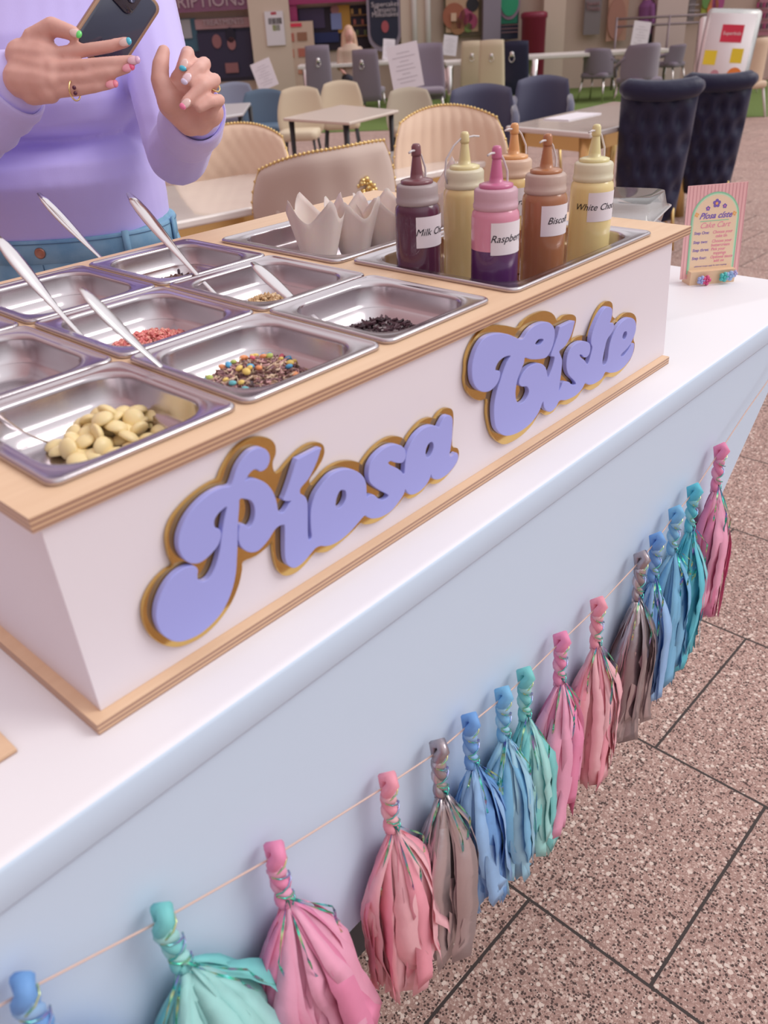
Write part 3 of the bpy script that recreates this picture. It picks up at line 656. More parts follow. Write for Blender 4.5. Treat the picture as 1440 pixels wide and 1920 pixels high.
for yy, a, b in ((.0775, 'Step One:', 'Choose your'), (.071, '', 'cake tin'), (.063, 'Step two:', 'Choose your'), (.0565, '', 'buttercream'), (.050, 'Step three:', 'Pick your'), (.0435, '', 'toppings'), (.037, 'Step four:', 'Optional sauce'), (.031, '', 'add on')):
    if a: ctext(a, .0066, -.035, yy, vio, .15, 'LEFT', .0001)
    ctext(b, .0066, -.002 if a else .014, yy, rose, .15, 'LEFT' if a else 'CENTER', .0001)
ctext('additional charges apply for extra toppings', .0034, 0, .0235, vio, .1)
def flower(cx, cy, r, m1, m2, par, M, z0=.0010, n=5, nm='printed_flower'):
    f = MB()
    for k in range(n):
        a = 2*pi*k/n+.3; f.prism([(cx+r*.62*cos(a)+r*.42*cos(2*pi*j/12), cy+r*.62*sin(a)+r*.42*sin(2*pi*j/12)) for j in range(12)], z0, z0+.0002, 0, M)
    f.prism([(cx+r*.35*cos(2*pi*j/12), cy+r*.35*sin(2*pi*j/12)) for j in range(12)], z0+.0001, z0+.0004, 1, M)
    o = f.build(nm, [m1, m2], par, smooth=False)
flower(0, .123, .0068, vio, mat('orange_ink', (.90, .45, .15), .5), bd_, M0); flower(-.0145, .116, .0038, vio, rose, bd_, M0); flower(.0145, .118, .0038, vio, rose, bd_, M0)
for sx, yy in ((-1, .107), (1, .105)): flower(sx*.033, yy, .0038, MATS['orange_ink'], mat('tan_ink', (.85, .6, .3), .5), bd_, M0, n=4)
MF = frame(nrm*.0185+Vector((0, 0, .010)), md_, ZV)
for x_, y_, r_, cl in ((-.024, .0, .0075, (.36, .45, .80)), (-.015, -.001, .0085, (.70, .05, .22)), (.016, .002, .0085, (.05, .55, .52)), (.026, .003, .0085, (.30, .50, .80)), (.034, .006, .006, (.45, .42, .75))):
    f = MB()
    for k in range(5):
        a = 2*pi*k/5; f.ball(MF @ Vector((x_+r_*.6*cos(a), y_+r_*.6*sin(a), .001)), r_*.46, 5)
    f.ball(MF @ Vector((x_, y_, .003)), r_*.3, 5)
    o = f.build('glitter_flower', mat('glitter_%d' % int(cl[0]*100), cl, .3, coat=1., bump=(1500, .8, .001)), card)

# ================================================================== TASSEL GARLAND
YS = -.074
T = [(40, 1862, 'blue'), (300, 1727, 'mint'), (510, 1608, 'pink'), (722, 1475, 'coral'), (817, 1412, 'silver'), (876, 1362, 'blue'), (938, 1312, 'sky'), (979, 1275, 'mint'), (1047, 1208, 'pink'), (1116, 1142, 'coral'),
     (1197, 1055, 'silver'), (1226, 1020, 'blue'), (1262, 970, 'sky'), (1296, 928, 'aqua'), (1346, 852, 'pink')]
tp_ = [aty(u, v, YS) for u, v, _ in T]
sp_pts = [Vector((-.40, YS+.005, 1.0))] + [Vector((-.28, YS, .955))] + tp_ + [aty(1400, 770, YS), aty(1437, 718, YS), Vector((1.27, YS, .992))]
twine = mat('twine', (.72, .52, .45), .8)
tag(MB().tube(sp_pts, .0009, 6).build('garland_string', twine), 'thin pale string of the tassel garland swagged across the cart front', 'string')
TC = {'blue': ((.22, .46, .86), (.38, .62, .94)), 'mint': ((.25, .72, .72), (.45, .84, .82)), 'pink': ((.94, .34, .56), (.97, .48, .67)), 'coral': ((.97, .42, .52), (.98, .57, .63)),
      'silver': ((.42, .36, .39), (.64, .56, .58)), 'sky': ((.26, .60, .88), (.44, .76, .94)), 'aqua': ((.16, .68, .82), (.34, .80, .88))}
def tissue(nm, c, k):
    key = f'tissue_{nm}_{k}'
    if key in MATS: return MATS[key]
    if nm == 'silver': return mat(key, c, .28, .75, bump=(60, .3, .003))
    m = mat(key, c, .6, sss=0, bump=(70, .35, .003)); t = m.node_tree; b = t.nodes['Principled BSDF']; out = t.nodes['Material Output']
    tr = t.nodes.new('ShaderNodeBsdfTranslucent'); tr.inputs[0].default_value = (*c, 1); ad = t.nodes.new('ShaderNodeMixShader'); ad.inputs[0].default_value = .22
    t.links.new(b.outputs[0], ad.inputs[1]); t.links.new(tr.outputs[0], ad.inputs[2]); t.links.new(ad.outputs[0], out.inputs[0]); return m
irid = mat('iridescent_film', (.10, .75, .50), .12, .9)
def _ir():
    t = irid.node_tree; b = t.nodes['Principled BSDF']; lw = nd(t, 'ShaderNodeTexNoise'); lw.inputs['Scale'].default_value = 45
    co = nd(t, 'ShaderNodeTexCoord'); t.links.new(co.outputs['Object'], lw.inputs['Vector'])
    r = nd(t, 'ShaderNodeValToRGB'); t.links.new(lw.outputs['Fac'], r.inputs[0]); e_ = r.color_ramp.elements
    e_[0].position = .35; e_[0].color = (.45, .35, .80, 1); e_[1].position = .65; e_[1].color = (.75, .75, .35, 1); q = e_.new(.5); q.color = (.06, .70, .50, 1)
    t.links.new(r.outputs[0], b.inputs['Base Color'])
_ir()
def tassel(p, nm, seed, ln, lean, label, film=True, wide=1.):
    rr = random.Random(seed); rt = thing('tissue_tassel', p, label, 'tassel', 0, 'tissue tassels hanging from the garland string')
    m1, m2 = tissue(nm, TC[nm][0], 0), tissue(nm, TC[nm][1], 1)
    # twisted loop head
    kn = MB(); hl = .058
    kn.tube([Vector((0, 0, -.012)), Vector((-.004, -.006, 0)), Vector((0, -.010, .009)), Vector((.004, -.004, .013)), Vector((.002, .004, .008)), Vector((0, 0, -.006))], [.0048, .006, .0066, .0066, .0052, .0045], 9, 0)
    for s_ in (0, 1):
        pts = []; rd = []
        for k in range(22):
            t = k/21; a = t*2*pi*1.9 + s_*pi; q = .0042*(1-.3*t)
            pts.append(Vector((lean*hl*t*.3 + q*cos(a), -.004+q*sin(a)*.8, -.004-hl*t))); rd.append(.0053+.0011*sin(t*17+s_)-.0008*t)
        kn.tube(pts, rd, 9, s_)
    kn.build('twisted_head', [m1, m2], rt)
    nk = Vector((lean*hl*.3, -.006, -hl)); fr = MB(); n = 58
    for i in range(n):
        a = 2*pi*i/n + rr.uniform(-.15, .15); lay = rr.random()
        L_ = ln*rr.uniform(.80, 1.03); W = rr.uniform(.0085, .015); spread = wide*(.015+.026*lay)
        ox, oy = cos(a), sin(a); yb_ = .45 if oy > 0 else .8
        ph, am = rr.uniform(0, 6.28), rr.uniform(.001, .005); tw = rr.choice([0, 0, rr.uniform(-.9, .9)]) + rr.uniform(-.25, .25); a2 = rr.uniform(-.35, .35)
        end_kick = rr.choice([0, 0, rr.uniform(-.045, .045)])
        K = 14; vs = []; mi = 0 if rr.random() < .5 else 1
        cut = rr.uniform(-.006, .006)
        for k in range(K+1):
            t = k/K; s_ = spread*(1-(1-min(1, t*2.2))**1.8) + .0028
            c0 = nk + Vector((ox*s_ + lean*L_*t*t + am*sin(ph+t*9) + end_kick*max(0, t-.7)*2, oy*s_*yb_ + am*.6*cos(ph+t*7), -L_*t))
            ang = a + pi/2 + tw*t + a2; wv = Vector((cos(ang), sin(ang)*.7, .12*sin(ph+t*5)))*(W*min(1, .22+t*2.2))
            c0 += Vector((rr.uniform(-1, 1), rr.uniform(-1, 1), rr.uniform(-1, 1)))*.0010*min(1, t*3)
            wv = wv*rr.uniform(.95, 1.05)
            if k == K: vs += [c0-wv+Vector((0, 0, cut)), c0+wv-Vector((0, 0, cut))]
            else: vs += [c0-wv, c0+wv]
        for v in vs: v.y = min(v.y, (-.0605 - p.y))
        fr.add(vs, [(2*k, 2*k+1, 2*k+3, 2*k+2) for k in range(K)], mi)
    fr.build('tissue_fringe', [m1, m2], rt, solid=.0002)
    if film:
        fm = MB()
        for i in range(4):
            a = rr.uniform(pi, 2*pi); L_ = ln*rr.uniform(.2, .6); W = .0012; sp2 = .03*wide
            vs = []
            for k in range(9):
                t = k/8; c0 = nk + Vector((cos(a)*sp2*min(1, t*2)+lean*L_*t*t, sin(a)*sp2*.85*min(1, t*2)-.003, .012-L_*t)); vs += [c0-Vector((W*cos(t*9), W*sin(t*9), 0)), c0+Vector((W*cos(t*9), W*sin(t*9), 0))]
            fm.add(vs, [(2*k, 2*k+1, 2*k+3, 2*k+2) for k in range(8)])
        pts = [Vector((lean*hl*t*.3+.009*cos(t*14), -.005-.008*abs(sin(t*14)), .004-hl*t)) for t in [k/20 for k in range(21)]]
        fm.tube(pts, .0008, 5)
        fm.build('iridescent_film', irid, rt)
    return rt
lens = [.24, .235, .25, .245, .245, .245, .245, .235, .225, .235, .235, .235, .24, .24, .235]
place = ['at the left edge of the photo', 'second from left', 'third from left', 'fourth from left, long and straight', 'x', 'right of the left silver tassel', 'between the blue and mint tassels', 'in the middle between sky blue and pink', 'right of the middle mint one', 'left of the right silver tassel',
         'right hand one of the two silver tassels', 'right of the right silver tassel', 'second right of the right silver tassel', 'left of the far right pink tassel', 'at far right end of the garland']
CN = {'blue': 'blue', 'mint': 'mint green', 'pink': 'bright pink', 'coral': 'coral pink', 'silver': 'silver grey', 'sky': 'sky blue', 'aqua': 'turquoise'}
place[4] = 'left hand one of the two silver tassels'
leans = [.15, .28, .12, .02, .04, .12, .10, .06, -.02, .05, -.04, .02, .04, .06, .04]
for k, (p, (u, v, c_)) in enumerate(zip(tp_, T)):
    tassel(p, c_, 100+k, lens[k], leans[k], f'{CN[c_]} paper tassel on the garland, {place[k]}', True, 1.25 if k in (1, 2) else 1.)

# ================================================================== WOMAN AT THE CART
skin = mat('skin', (.76, .44, .38), .5, sss=.12, var=(60, (.68, .36, .30), .5))
knit = mat('lilac_jersey', (.60, .53, .97), .75, sheen=.3, bump=(700, .12, .001))
denim = mat('blue_denim', (.17, .36, .54), .8, bump=(900, .3, .001), var=(25, (.27, .48, .64), .9))
AX = Vector((.571, .982, 0)); WR, WF = RV, -FV          # right as seen, forward towards the viewer
def bw(r, f, z): return AX + WR*r + WF*f + ZV*z
woman = thing('person', (AX.x, AX.y, 0), 'person in tight lilac long sleeved top and blue jeans holding a phone behind the cart', 'person')
def up_(o, par=None):
    par = par or woman; o.parent = par
    o.matrix_parent_inverse = Matrix.Translation(-woman.location) if par is woman else Matrix.Identity(4); return o
def ering(z, hw, fr, bk, cx=0, cf=0, n=40, e=2.3):
    out = []
    for j in range(n):
        a = 2*pi*j/n; c_, s_ = cos(a), sin(a); q = fr if s_ > 0 else bk
        out.append(bw(cx+hw*math.copysign(abs(c_)**(2/e), c_), cf+q*math.copysign(abs(s_)**(2/e), s_), z))
    return out
SH = [.86, 1.0, 1.0]
LSH, LEL, LWR = atd(236, -120, 1.40), atd(333, 286, 1.235), atd(368, 212, 1.085)
RSH, REL, RWR = bw(-.19, -.01, 1.50), atd(-130, 330, 1.16), atd(22, 158, 1.045)
def arms(m, g):
    m.cap(LSH, LEL, .058+g, .044+g); m.cap(LEL, LWR, .044+g, .031+g)
    m.cap(RSH, REL, .060+g, .048+g); m.cap(REL, RWR, .048+g, .034+g)
# hands (pixel, depth) chains
LH = {'index': [(338,150,1.050),(352,100,1.035),(352,106,1.012),(344,126,1.004)], 'middle': [(362,158,1.045),(383,120,1.030),(372,130,1.004),(350,150,.996)],
      'ring': [(380,178,1.045),(402,150,1.030),(380,160,1.002),(349,192,.996)], 'little': [(392,205,1.045),(411,188,1.035),(394,190,1.010),(374,203,1.004)]}
LT = [(318,190,1.035),(300,150,1.030),(301,122,1.028),(307,96,1.030)]
RH = {'index': [(96,104,1.005),(150,96,.998),(205,87,.995),(236,79,.995)], 'middle': [(100,130,1.002),(160,123,.993),(215,117,.990),(249,113,.992)],
      'ring': [(98,153,1.004),(160,147,.995),(205,137,.992),(238,128,.995)], 'little': [(92,173,1.010),(148,169,1.0),(182,163,.998),(209,158,1.0)]}
RT = [(50,120,1.02),(62,72,1.008),(98,50,.998),(138,62,.990)]
def hand(m, H_, T_, wrist, rads, palm, k=1.):
    for f_, ch in H_.items():
        r = rads[f_]; P = [atd(*q) for q in ch]
        m.cap(wrist, P[0], .021*k, .0135*k) 
        for i, (a, b) in enumerate(((1.18, 1.0), (1.0, .93), (.93, .78))): m.cap(P[i], P[i+1], r*a, r*b)
    P = [atd(*q) for q in T_]; m.cap(wrist, P[0], .022*k, .017*k); m.cap(P[0], P[1], .0165*k, .0125*k); m.cap(P[1], P[2], .0120*k, .0112*k); m.cap(P[2], P[3], .0112*k, .0082*k)
    for a, b, r in palm: m.cap(atd(*a), atd(*b), r, r)
RD = {'index': .0088, 'middle': .0088, 'ring': .0085, 'little': .0076}
def bodym():
    m = MB()
    m.rings([ering(z, hw-.02, fr-.02, bk-.02) for z, hw, fr, bk in ((.86,.16,.11,.13),(1.05,.15,.10,.12),(1.2,.13,.09,.10),(1.27,.12,.08,.09),(1.34,.13,.10,.10),(1.46,.15,.09,.09),(1.54,.10,.06,.07))])
    arms(m, -.010)
    m.cap(bw(0, -.02, 1.48), bw(0, .0, 1.66), .055, .055); m.ball(bw(0, .02, 1.74), .095, 12, sc=(.82, .95, 1.2)); m.ball(bw(0, .085, 1.70), .03, 8)
    m.ball(bw(0, .112, 1.735), .014, 8); m.ball(bw(-.078, .01, 1.735), .02, 8); m.ball(bw(.078, .01, 1.735), .02, 8)
    for s_ in (1, -1):
        m.cap(bw(.09*s_, 0, .92), bw(.10*s_, .01, .50), .085, .055); m.cap(bw(.10*s_, .01, .50), bw(.10*s_, -.02, .09), .052, .035); m.cap(bw(.10*s_, -.03, .05), bw(.10*s_, .13, .035), .036, .028)
    hand(m, LH, LT, atd(366, 216, 1.075), RD, [((335,178,1.058),(372,222,1.065),.021), ((352,165,1.062),(392,210,1.062),.019), ((322,195,1.05),(356,228,1.062),.018)], .95)
    hand(m, RH, RT, atd(26, 150, 1.04), {k_: v_*.9 for k_, v_ in RD.items()}, [((45,108,1.02),(88,112,1.012),.022), ((40,150,1.02),(88,155,1.012),.022), ((50,125,1.02),(90,135,1.012),.022), ((60,175,1.022),(86,172,1.014),.014)], 1.)
    return m
up_(remesh(bodym(), 'body', skin, .0028, None, 1))
# jersey top: torso with bust, fold and belly
def top_m():
    m = MB()
    prof = [(1.105,.172,.130,.13),(1.13,.176,.138,.14),(1.17,.178,.152,.14),(1.215,.177,.172,.135),(1.245,.168,.165,.13),(1.264,.152,.135,.125),(1.274,.138,.100,.125),(1.282,.143,.128,.125),(1.30,.158,.172,.125),(1.33,.168,.192,.125),(1.37,.173,.196,.125),(1.42,.174,.180,.12),(1.48,.185,.13,.115),(1.53,.185,.08,.10),(1.57,.10,.05,.07)]
    m.rings([ering(z, hw, fr, bk, cx=.0) for z, hw, fr, bk in prof])
    return m
def wrinkle(co):
    rel = co - AX; r_, z_ = rel.dot(WR), co.z
    d = .0022*sin(z_*150 + r_*22 + 2*sin(r_*14)) * max(0, 1-abs(z_-1.275)/.05)
    return co + WF*d
def sleeves():
    m = top_m(); m.cap(LSH, LEL, .060, .047); m.cap(LEL, LWR, .047, .034)
    m.cap(RSH, REL, .062, .052); m.cap(REL, RWR + (REL-RWR)*.02, .052, .042)
    m.cap(bw(.125, -.03, 1.24), bw(.14, -.02, 1.46), .062, .068); m.cap(bw(.10, -.01, 1.52), LSH, .06, .06); m.cap(bw(-.10, -.01, 1.52), RSH, .06, .06)
    return m
swt = up_(remesh(sleeves(), 'jersey_top', knit, .0055, None, 2, wrinkle))
# cuffs: flat cut ends
for A_end, B_end, r_ in ((LEL, LWR, .0385), (REL, RWR, .045)):
    d = (B_end-A_end).normalized(); c0 = B_end - d*.004
    R = d.to_track_quat('Z', 'Y').to_matrix().to_4x4(); R.translation = c0
    # ribbed sleeve end with soft folds
    m = MB(); rs = []
    for t_, q in ((-.075, 1.02), (-.060, 1.10), (-.048, 1.03), (-.034, 1.10), (-.020, 1.03), (-.006, 1.06), (.006, 1.02), (.010, .96), (.004, .88)):
        rs.append([R @ Vector((r_*q*(1+.03*sin(3*a_+t_*90))*cos(a_), r_*q*(1+.03*sin(3*a_+t_*90))*sin(a_), t_)) for a_ in [2*pi*j/36 for j in range(36)]])
    up_(m.rings(rs, cap0=False, cap1=False).build('sleeve_cuff', knit))
def jeans():
    m = MB()
    m.rings([ering(z, hw, fr, bk) for z, hw, fr, bk in ((.84,.19,.12,.15),(.95,.198,.13,.16),(1.03,.196,.142,.155),(1.08,.190,.140,.15),(1.125,.180,.137,.145),(1.150,.174,.136,.14))])
    for s_ in (1, -1):
        m.cap(bw(.098*s_, 0, .90), bw(.105*s_, .01, .50), .100, .066); m.cap(bw(.105*s_, .01, .50), bw(.105*s_, -.02, .10), .064, .050)
    return m
jn = up_(remesh(jeans(), 'jeans', denim, .0065, None, 3)); jn['label'] = 'mid blue denim jeans'
def belt_pt(a, z, g=.003):
    hw, fr, bk = .181, .1385, .146; c_, s_ = cos(a), sin(a); q = fr if s_ > 0 else bk; e_ = 2.3
    return bw((hw+g)*math.copysign(abs(c_)**(2/e_), c_), (q+g)*math.copysign(abs(s_)**(2/e_), s_), z)
m = MB(); rs = []
for z_, g in ((1.094, .0), (1.096, .004), (1.130, .0045), (1.1325, .003), (1.1325, -.004)): rs.append([belt_pt(2*pi*j/60, z_, g) for j in range(60)])
up_(m.rings(rs, cap0=False, cap1=False).build('waistband', denim))
m = MB()
m.tube([belt_pt(2*pi*j/60, 1.127, .005) for j in range(61)], .0007, 5)
up_(m.build('waistband_stitching', mat('denim_thread', (.10, .20, .33), .8)))
a0 = pi/2+.02
bp_ = belt_pt(a0, 1.113, .006)
up_(MB().lathe([(.0085, -.002), (.009, 0), (.0075, .0022), (.006, .0012), (.0005, .0012)], 20, 0, Matrix.Translation(bp_) @ (WF).to_track_quat('Z', 'Y').to_matrix().to_4x4()).build('jeans_button', mat('copper_button', (.45, .22, .16), .35, .9)))
for a in (a0-.72, a0+.7, a0-1.5):
    m = MB(); p, q = belt_pt(a-.035, 1.09, .0075), belt_pt(a+.035, 1.09, .0075)
    m.add([p, q, q+ZV*.046, p+ZV*.046], [(0, 1, 2, 3)]); up_(m.build('belt_loop', denim, solid=.003))
# pocket seams, fly and rivets
def jp(a, z, g=.0015):
    t = (z-.95)/(1.10-.95); hw = .1985-.0105*t*t; fr = .130+.013*t
    return bw((hw+g)*math.copysign(abs(cos(a))**(2/2.3), cos(a)), (fr+g)*abs(sin(a))**(2/2.3), z)
m = MB()
m.tube([jp(a0, 1.094-.012*k) for k in range(10)], .0011, 5); m.tube([jp(a0+.10, 1.094-.011*k) for k in range(8)] + [jp(a0+.05, 1.004), jp(a0, .996)], .0011, 5)
for s_ in (1, -1):
    m.tube([jp(a0-s_*(.45+.72*t), 1.094-.085*(t**.7)*(1 if t < .8 else 1)) for t in [k/9 for k in range(10)]], .0015, 5)
up_(m.build('pocket_seams', mat('denim_seam', (.07, .15, .24), .85)))
for a, z in ((a0-.50, 1.086), (a0-.95, 1.040), (a0+.50, 1.086)):
    up_(MB().ball(jp(a, z, .003), .0042, 6).build('pocket_rivet', MATS['copper_button']))
# hair and shoes (outside the frame, needed from other positions)
m = MB(); m.ball(bw(0, -.005, 1.765), .105, 12, sc=(.88, .92, 1.12)); m.cap(bw(-.05, -.06, 1.74), bw(-.07, -.09, 1.46), .06, .035); m.cap(bw(.05, -.06, 1.74), bw(.07, -.09, 1.46), .06, .035)
up_(remesh(m, 'hair', mat('brown_hair', (.14, .08, .05), .5, bump=(120, .5, .004)), .01))
for s_ in (1, -1):
    m = MB(); m.cap(bw(.105*s_, -.045, .05), bw(.105*s_, .15, .045), .045, .038); up_(m.build('shoe', mat('white_shoe', (.75, .73, .75), .5)))
# nails
def nail(pix, t, c, ang, ln=.0075, wd=.0052, tipc=None):
    p = atd(pix[0], pix[1], t); ex = (RM @ Vector((cos(ang), -sin(ang), 0))); ez = RM @ Vector((0, 0, 1)); ey = ez.cross(ex)
    R = Matrix((ex, ey, ez)).transposed()
    o = MB().ball(p, 1, 8, 0, (ln, wd, .0022), R); 
    ob = up_(o.build('fingernail', mat('nail_%d_%d_%d' % tuple(int(q*99) for q in c), c, .15, coat=1.)))
    if tipc: 
        t2 = MB().ball(p + ex*ln*.62, 1, 8, 0, (ln*.5, wd*.92, .0026), R); o2 = t2.build('nail_tip', mat('nail_%d_%d_%d' % tuple(int(q*99) for q in tipc), tipc, .15, coat=1.)); o2.parent = ob
nk_ = (.80, .55, .52)
nail((141, 62), .9800, nk_, .35, tipc=(.15, .80, .18)); nail((234, 79), .9855, nk_, -.25, tipc=(.05, .50, .68)); nail((250, 113), .9845, (.82, .52, .62), -.1, tipc=(.75, .45, .65))
nail((240, 127), .987, (.85, .35, .45), -.3, tipc=(.90, .10, .25)); nail((209, 158), .9925, (.85, .35, .42), -.15, tipc=(.90, .25, .35))
nail((345, 121), .9960, nk_, 1.9, tipc=(.05, .50, .72)); nail((350, 147), .988, (.85, .60, .66), 2.2, tipc=(.70, .62, .86)); nail((348, 194), .988, nk_, 2.35, tipc=(.88, .20, .38))
# rings
def ring(pa, pb, t, r, m_, nm, gem=False):
    p = (atd(*pa)+atd(*pb))/2; p = atd(*pa).lerp(atd(*pb), t); d = (atd(*pb)-atd(*pa)).normalized()
    R = d.to_track_quat('Z', 'Y').to_matrix().to_4x4(); R.translation = p
    mb = MB(); mb.tube([R @ Vector((r*cos(a), r*sin(a), 0)) for a in [2*pi*k/24 for k in range(25)]], .0011, 6)
    o = up_(mb.build(nm, m_))
    if gem:
        for dx in (-.003, .003): o2 = MB().ball(p + (CAM-p).normalized()*(r+.001) + ZV*dx, .0024, 6).build('gem', mat('dark_gem', (.10, .02, .05), .1)); o2.parent = o
ring(RH['little'][0], RH['little'][1], .86, .0112, gold, 'finger_ring', True)
ring(LH['ring'][0], LH['ring'][1], .78, .0122, gold, 'finger_ring')
# phone held in her right hand, back towards the viewer
rtv = (RM @ Vector((.0322, -.0228, -.042))).normalized()*.066; upv = (RM @ Vector((.0585, .0990, -.0088))).normalized()*.114
PHC = atd(212, 152, 1.042) + upv*.5 - rtv*.5
ph = thing('mobile_phone', PHC, 'dark mobile phone with bronze edged case, its back showing, held in the hand', 'phone')
MP = frame((0, 0, 0), rtv, upv)
pw_, phh = .033, .057
def phone_part(nm, w_, h_, r_, z_0, z_1, m_, par, cx=0, cy=0):
    rs = [rrect(w_-2*i_, h_-2*i_, r_, 5, cx, cy, z) for i_, z in ((.0008, z_0), (0, z_0+.0008), (0, z_1-.0008), (.0008, z_1))]
    return MB().rings([[MP @ p for p in r] for r in rs]).build(nm, m_, par)
sh = 0
phone_part('case', pw_*2, phh*2, .010, -.0045, .0045, mat('bronze_case', (.42, .26, .18), .3, .5), ph, 0, sh)
phone_part('back_glass', pw_*2-.007, phh*2-.008, .008, .0040, .0056, mat('phone_glass', (.030, .035, .075), .08, coat=1.), ph, 0, sh)
cb = phone_part('camera_bump', .034, .036, .009, .0056, .0078, mat('phone_bump', (.02, .02, .04), .1, coat=1.), ph, -.010, sh+.033)
for dx, dy in ((-.006, .008), (.006, .0), (-.006, -.009)):
    MB().lathe([(.0052, 0), (.0052, .0016), (.0042, .0022), (.0036, .0010), (.0003, .0008)], 18, 0, MP @ Matrix.Translation((-.010+dx*1.2, sh+.033+dy, .0074))).build('lens', mat('lens_glass', (.06, .06, .10), .05, .6), cb)

# ================================================================== SEATING AREA
cream = mat('cream_leather', (.70, .60, .44), .55); beige = mat('beige_velvet', (.62, .50, .44), .8, sheen=.4)
peach = mat('peach_velvet', (.76, .56, .42), .7, sheen=.3); navy = mat('navy_velvet', (.010, .012, .050), .5, sheen=.12, bump=(12, .3, .02)); navy2 = mat('slate_velvet', (.07, .075, .14), .7, sheen=.5)
greyv = mat('mauve_grey_velvet', (.24, .20, .26), .75, sheen=.3); teal_l = mat('blue_grey_leather', (.10, .16, .24), .5); blue_l = mat('pale_blue_leather', (.25, .28, .38), .6)
chrome = mat('chrome', (.75, .73, .72), .15, 1.); marble = mat('cream_marble', (.80, .74, .70), .12, coat=.6, var=(3, (.70, .62, .60), .5))
goldl = mat('gold_leaf', (.78, .56, .24), .28, .9); whitem = mat('white_lacquer', (.78, .74, .72), .3)
def back_mesh(W, z0, z1, k, curve, th, tilt, taper, nu=28, nv=20, edge=None, dimple=None, roll=0):
    """upholstered back; +y is the sitter's side"""
    def P(u, v, side):
        x = u*sqrt(max(0, 1-k*v*v/2)); z = v*sqrt(max(0, 1-k*u*u/2)); zz = (z+1)/2
        X = W*x*(1+taper*(1-zz)); Z = z0+(z1-z0)*zz + (edge(u)*zz if edge else 0)
        Y = curve*x*x - tilt*zz
        rim = max(abs(u), abs(v)); tt = th*sqrt(max(0, 1-max(0, (rim-.72)/.28)**2))
        tt += (dimple(u, v) if dimple else 0)*(1 if rim < .95 else 0)
        if roll: Y -= roll*max(0, zz-.82)/.18
        return Vector((X, Y + side*tt/2, Z))
    m = MB(); idx = {}
    for s_ in (1, -1):
        base = len(m.v); vs = [P(-1+2*i/nu, -1+2*j/nv, s_) for j in range(nv+1) for i in range(nu+1)]
        fs = []
        for j in range(nv):
            for i in range(nu):
                a = j*(nu+1)+i; f = (a, a+1, a+nu+2, a+nu+1); fs.append(f if s_ < 0 else f[::-1])
        m.add(vs, fs)
    return m, P
KCH = {
 'wing':   dict(W=.5, z0=.42, k=.72, curve=.30, th=.085, tilt=.10, taper=-.10, seat=(.80, .52)),
 'lounge': dict(W=.5, z0=.38, k=.75, curve=.30, th=.08, tilt=.10, taper=-.25, seat=(.80, .50)),
 'shell':  dict(W=.5, z0=.38, k=.55, curve=.10, th=.03, tilt=.10, taper=.25, seat=(.95, .42)),
 'tall':   dict(W=.5, z0=.16, k=.15, curve=.16, th=.11, tilt=.12, taper=-.18, seat=(.80, .44)),
 'tub':    dict(W=.5, z0=.34, k=.45, curve=.36, th=.09, tilt=.04, taper=-.05, seat=(.85, .50)),
 'knock':  dict(W=.5, z0=.26, k=.10, curve=.08, th=.06, tilt=.10, taper=.15, seat=(1., .48)),
 'arm':    dict(W=.5, z0=.40, k=.35, curve=.42, th=.05, tilt=.06, taper=.20, seat=(.95, .46)),
}
